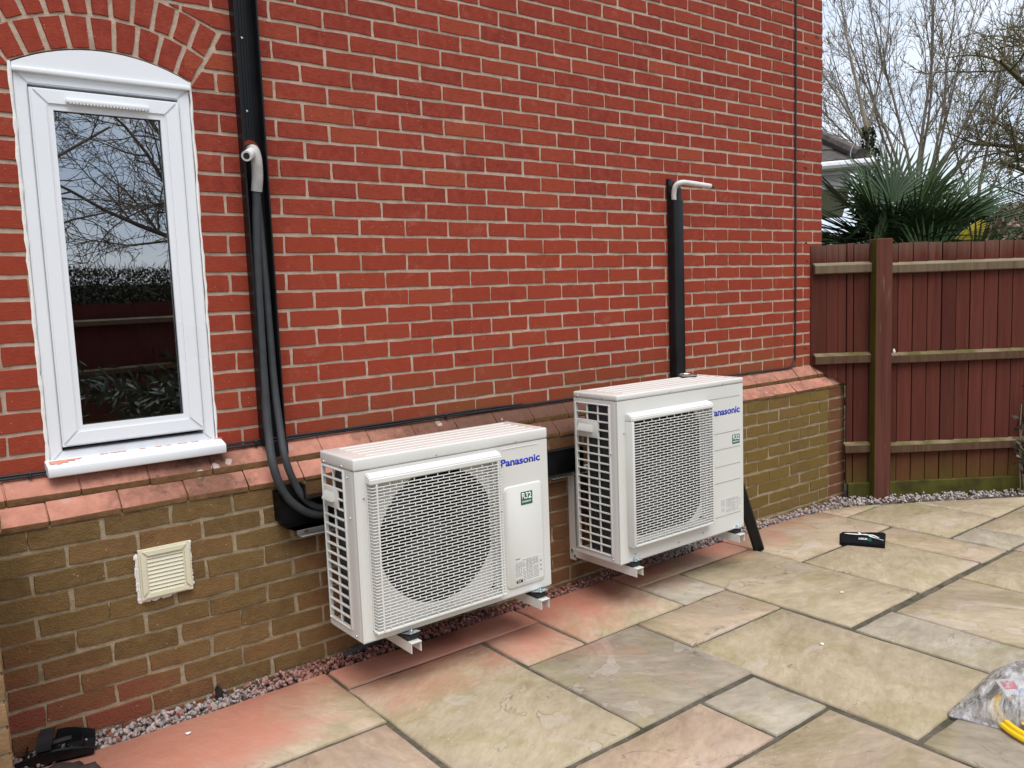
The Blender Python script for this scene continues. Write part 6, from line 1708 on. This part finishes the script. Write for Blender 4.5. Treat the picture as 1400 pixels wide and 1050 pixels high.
obj('leaves', bm, M['leaf'], sh, smooth=False, recalc=False)

# ------------------------------------------------------------------ the garden behind the photographer, seen in the window pane
f2 = thing('wooden_fence', 'dark red board fence across the garden, mirrored in the window pane', 'fence', (-3, -6.4, -1.0))
bm = new_bm(); rg = random.Random(2)
A0, B0 = Vector((-6.5, -6.0, 0)), Vector((1.5, -8.4, 0)); nn = 80
for k in range(nn):
    a, b = A0.lerp(B0, k / nn), A0.lerp(B0, (k + 0.97) / nn)
    dn = Vector((0.29, 0.957, 0)) * 0.012
    V = [bm.verts.new(q) for q in (a + Vector((0, 0, -1)), b + Vector((0, 0, -1)) + dn, b + dn + Vector((0, 0, 0.62)), a + Vector((0, 0, 0.62)))]
    bm.faces.new(V)
o = obj('boards', bm, M['board'], f2, smooth=False, recalc=False); o['kind'] = 'stuff'
for z in (0.45, -0.1):
    bm = new_bm(); a, b = A0 + Vector((0.02, 0.05, 0)), B0 + Vector((0.02, 0.05, 0))
    V = []
    for q in (a, b):
        for (dy, dz) in ((0, 0), (0.045, -0.02), (0.045, -0.07), (0, -0.07)): V.append(bm.verts.new(q + Vector((0.29 * dy, 0.957 * dy, z + dz))))
    for f in ((0, 4, 5, 1), (1, 5, 6, 2), (2, 6, 7, 3), (3, 7, 4, 0)): bm.faces.new([V[i] for i in f])
    obj('rail', bm, M['rail'], f2, smooth=False)
core_bm = new_bm()
h2 = thing('hedge', 'scrubby brown hedge beyond the far garden fence, mirrored in the window pane', 'hedge', (-3, -7.5, -1.0))
hedge_stuff('foliage', (-6.2, -7.0), (-0.6, -8.6), 0.45, 0.0, 1.05, 30000, 8, [(0.06, 0.045, 0.03), (0.045, 0.040, 0.02), (0.03, 0.035, 0.015)], h2, 0.045)
a_, b_ = Vector((-6.4, -7.25, 0)), Vector((-0.4, -8.95, 0)); dn_ = Vector((-0.27, -0.96, 0)) * 0.5
for k in range(30):
    p_, q_ = a_.lerp(b_, k / 30), a_.lerp(b_, (k + 1) / 30); z_ = [0.86 + 0.05 * mnoise.noise(Vector((i_ * 0.7, 2, 0))) for i_ in (k, k + 1)]
    quad(core_bm, p_ + Vector((0, 0, -1)), q_ + Vector((0, 0, -1)), q_ + Vector((0, 0, z_[1])), p_ + Vector((0, 0, z_[0])))
    quad(core_bm, p_ + Vector((0, 0, z_[0])), q_ + Vector((0, 0, z_[1])), q_ + dn_ + Vector((0, 0, z_[1])), p_ + dn_ + Vector((0, 0, z_[0])))
bmesh.ops.remove_doubles(core_bm, verts=core_bm.verts[:], dist=1e-4)
obj('inner_growth', core_bm, M['lawn'], h2, smooth=False)
sb = thing('shrub', 'arching dark evergreen shrub across the garden, mirrored in the window pane', 'shrub', (-2.4, -5.3, -1.0))
bm = new_bm(); lay = bm.loops.layers.float_color.new('tint'); rg = random.Random(40)
for k in range(190):
    a = rg.uniform(0, 6.28); p = Vector((-2.35 + rg.uniform(-.45, .45), -5.2 + rg.uniform(-.3, .3), -0.9)); ln = rg.uniform(0.9, 1.9); d = Vector((math.cos(a) * 0.55, math.sin(a) * 0.55, 1))
    pp = p
    for i in range(9):
        f = i / 8; q = p + d * ln * f * 0.9 + Vector((math.cos(a), math.sin(a), -1.0)) * 0.40 * f * f * ln
        g_ = rg.uniform(0.6, 1.5)
        for s_ in range(3): leaf_faces(bm, lay, q, (q - pp) + rand_dir(rg) * 0.25 + Vector((0, 0, 1e-3)), rand_dir(rg), 0.14, 0.016, (0.022 * g_, 0.032 * g_, 0.014 * g_))
        pp = q
obj('fronds', bm, M['leaf'], sb, smooth=False, recalc=False)
opts5 = {'seg': (6, 6, 5, 4), 'wob': (0.2, 0.24, 0.28, 0.3), 'up': (0.02, -0.01, 0.0, 0.02), 'tap': (0.3, 0.3, 0.35, 0.4), 'sides': (6, 4, 3, 3),
         'num': (1, 9, 8, 6), 'from': (0, 0.1, 0.1, 0.1), 'ang': ((0, 0), (30, 70), (30, 70), (30, 70)), 'len': (1, 0.62, 0.55, 0.5), 'rad': (1, 0.5, 0.55, 0.6), 'rmin': 0.006}
st5 = [((0, 0, 0), (0.75, 0.25, 0.5), 3.4, 0.05, 2.3), ((0, 0, 0), (0.8, 0.0, 0.12), 3.2, 0.042, 2.0), ((0, 0, 0), (0.35, 0.1, 1), 3.6, 0.055, 2.6), ((0, 0, 0), (-0.6, 0.1, 0.7), 3.0, 0.05, 2.6), ((0, 0, 0), (0.6, 0.2, 0.9), 3.2, 0.05, 2.7)]
bare_tree('bare_tree', 'bare branching tree across the garden, mirrored in the window pane', (-5.2, -9.5, -1.0), st5, opts5, 51, M['twig'], M['twig'])
bare_tree('bare_tree', 'second bare tree further right across the garden, mirrored in the window pane', (-0.4, -10.4, -1.0), [((0, 0, 0), (-0.75, 0.1, 0.4), 3.0, 0.05, 2.2), ((0, 0, 0), (-0.5, 0, 1), 3.2, 0.05, 2.6), ((0, 0, 0), (0.3, 0, 1), 3, 0.08, 2.6), ((0, 0, 0), (-0.8, 0.2, 0.8), 2.8, 0.045, 2.5)], opts5, 52, M['twig'], M['twig'])
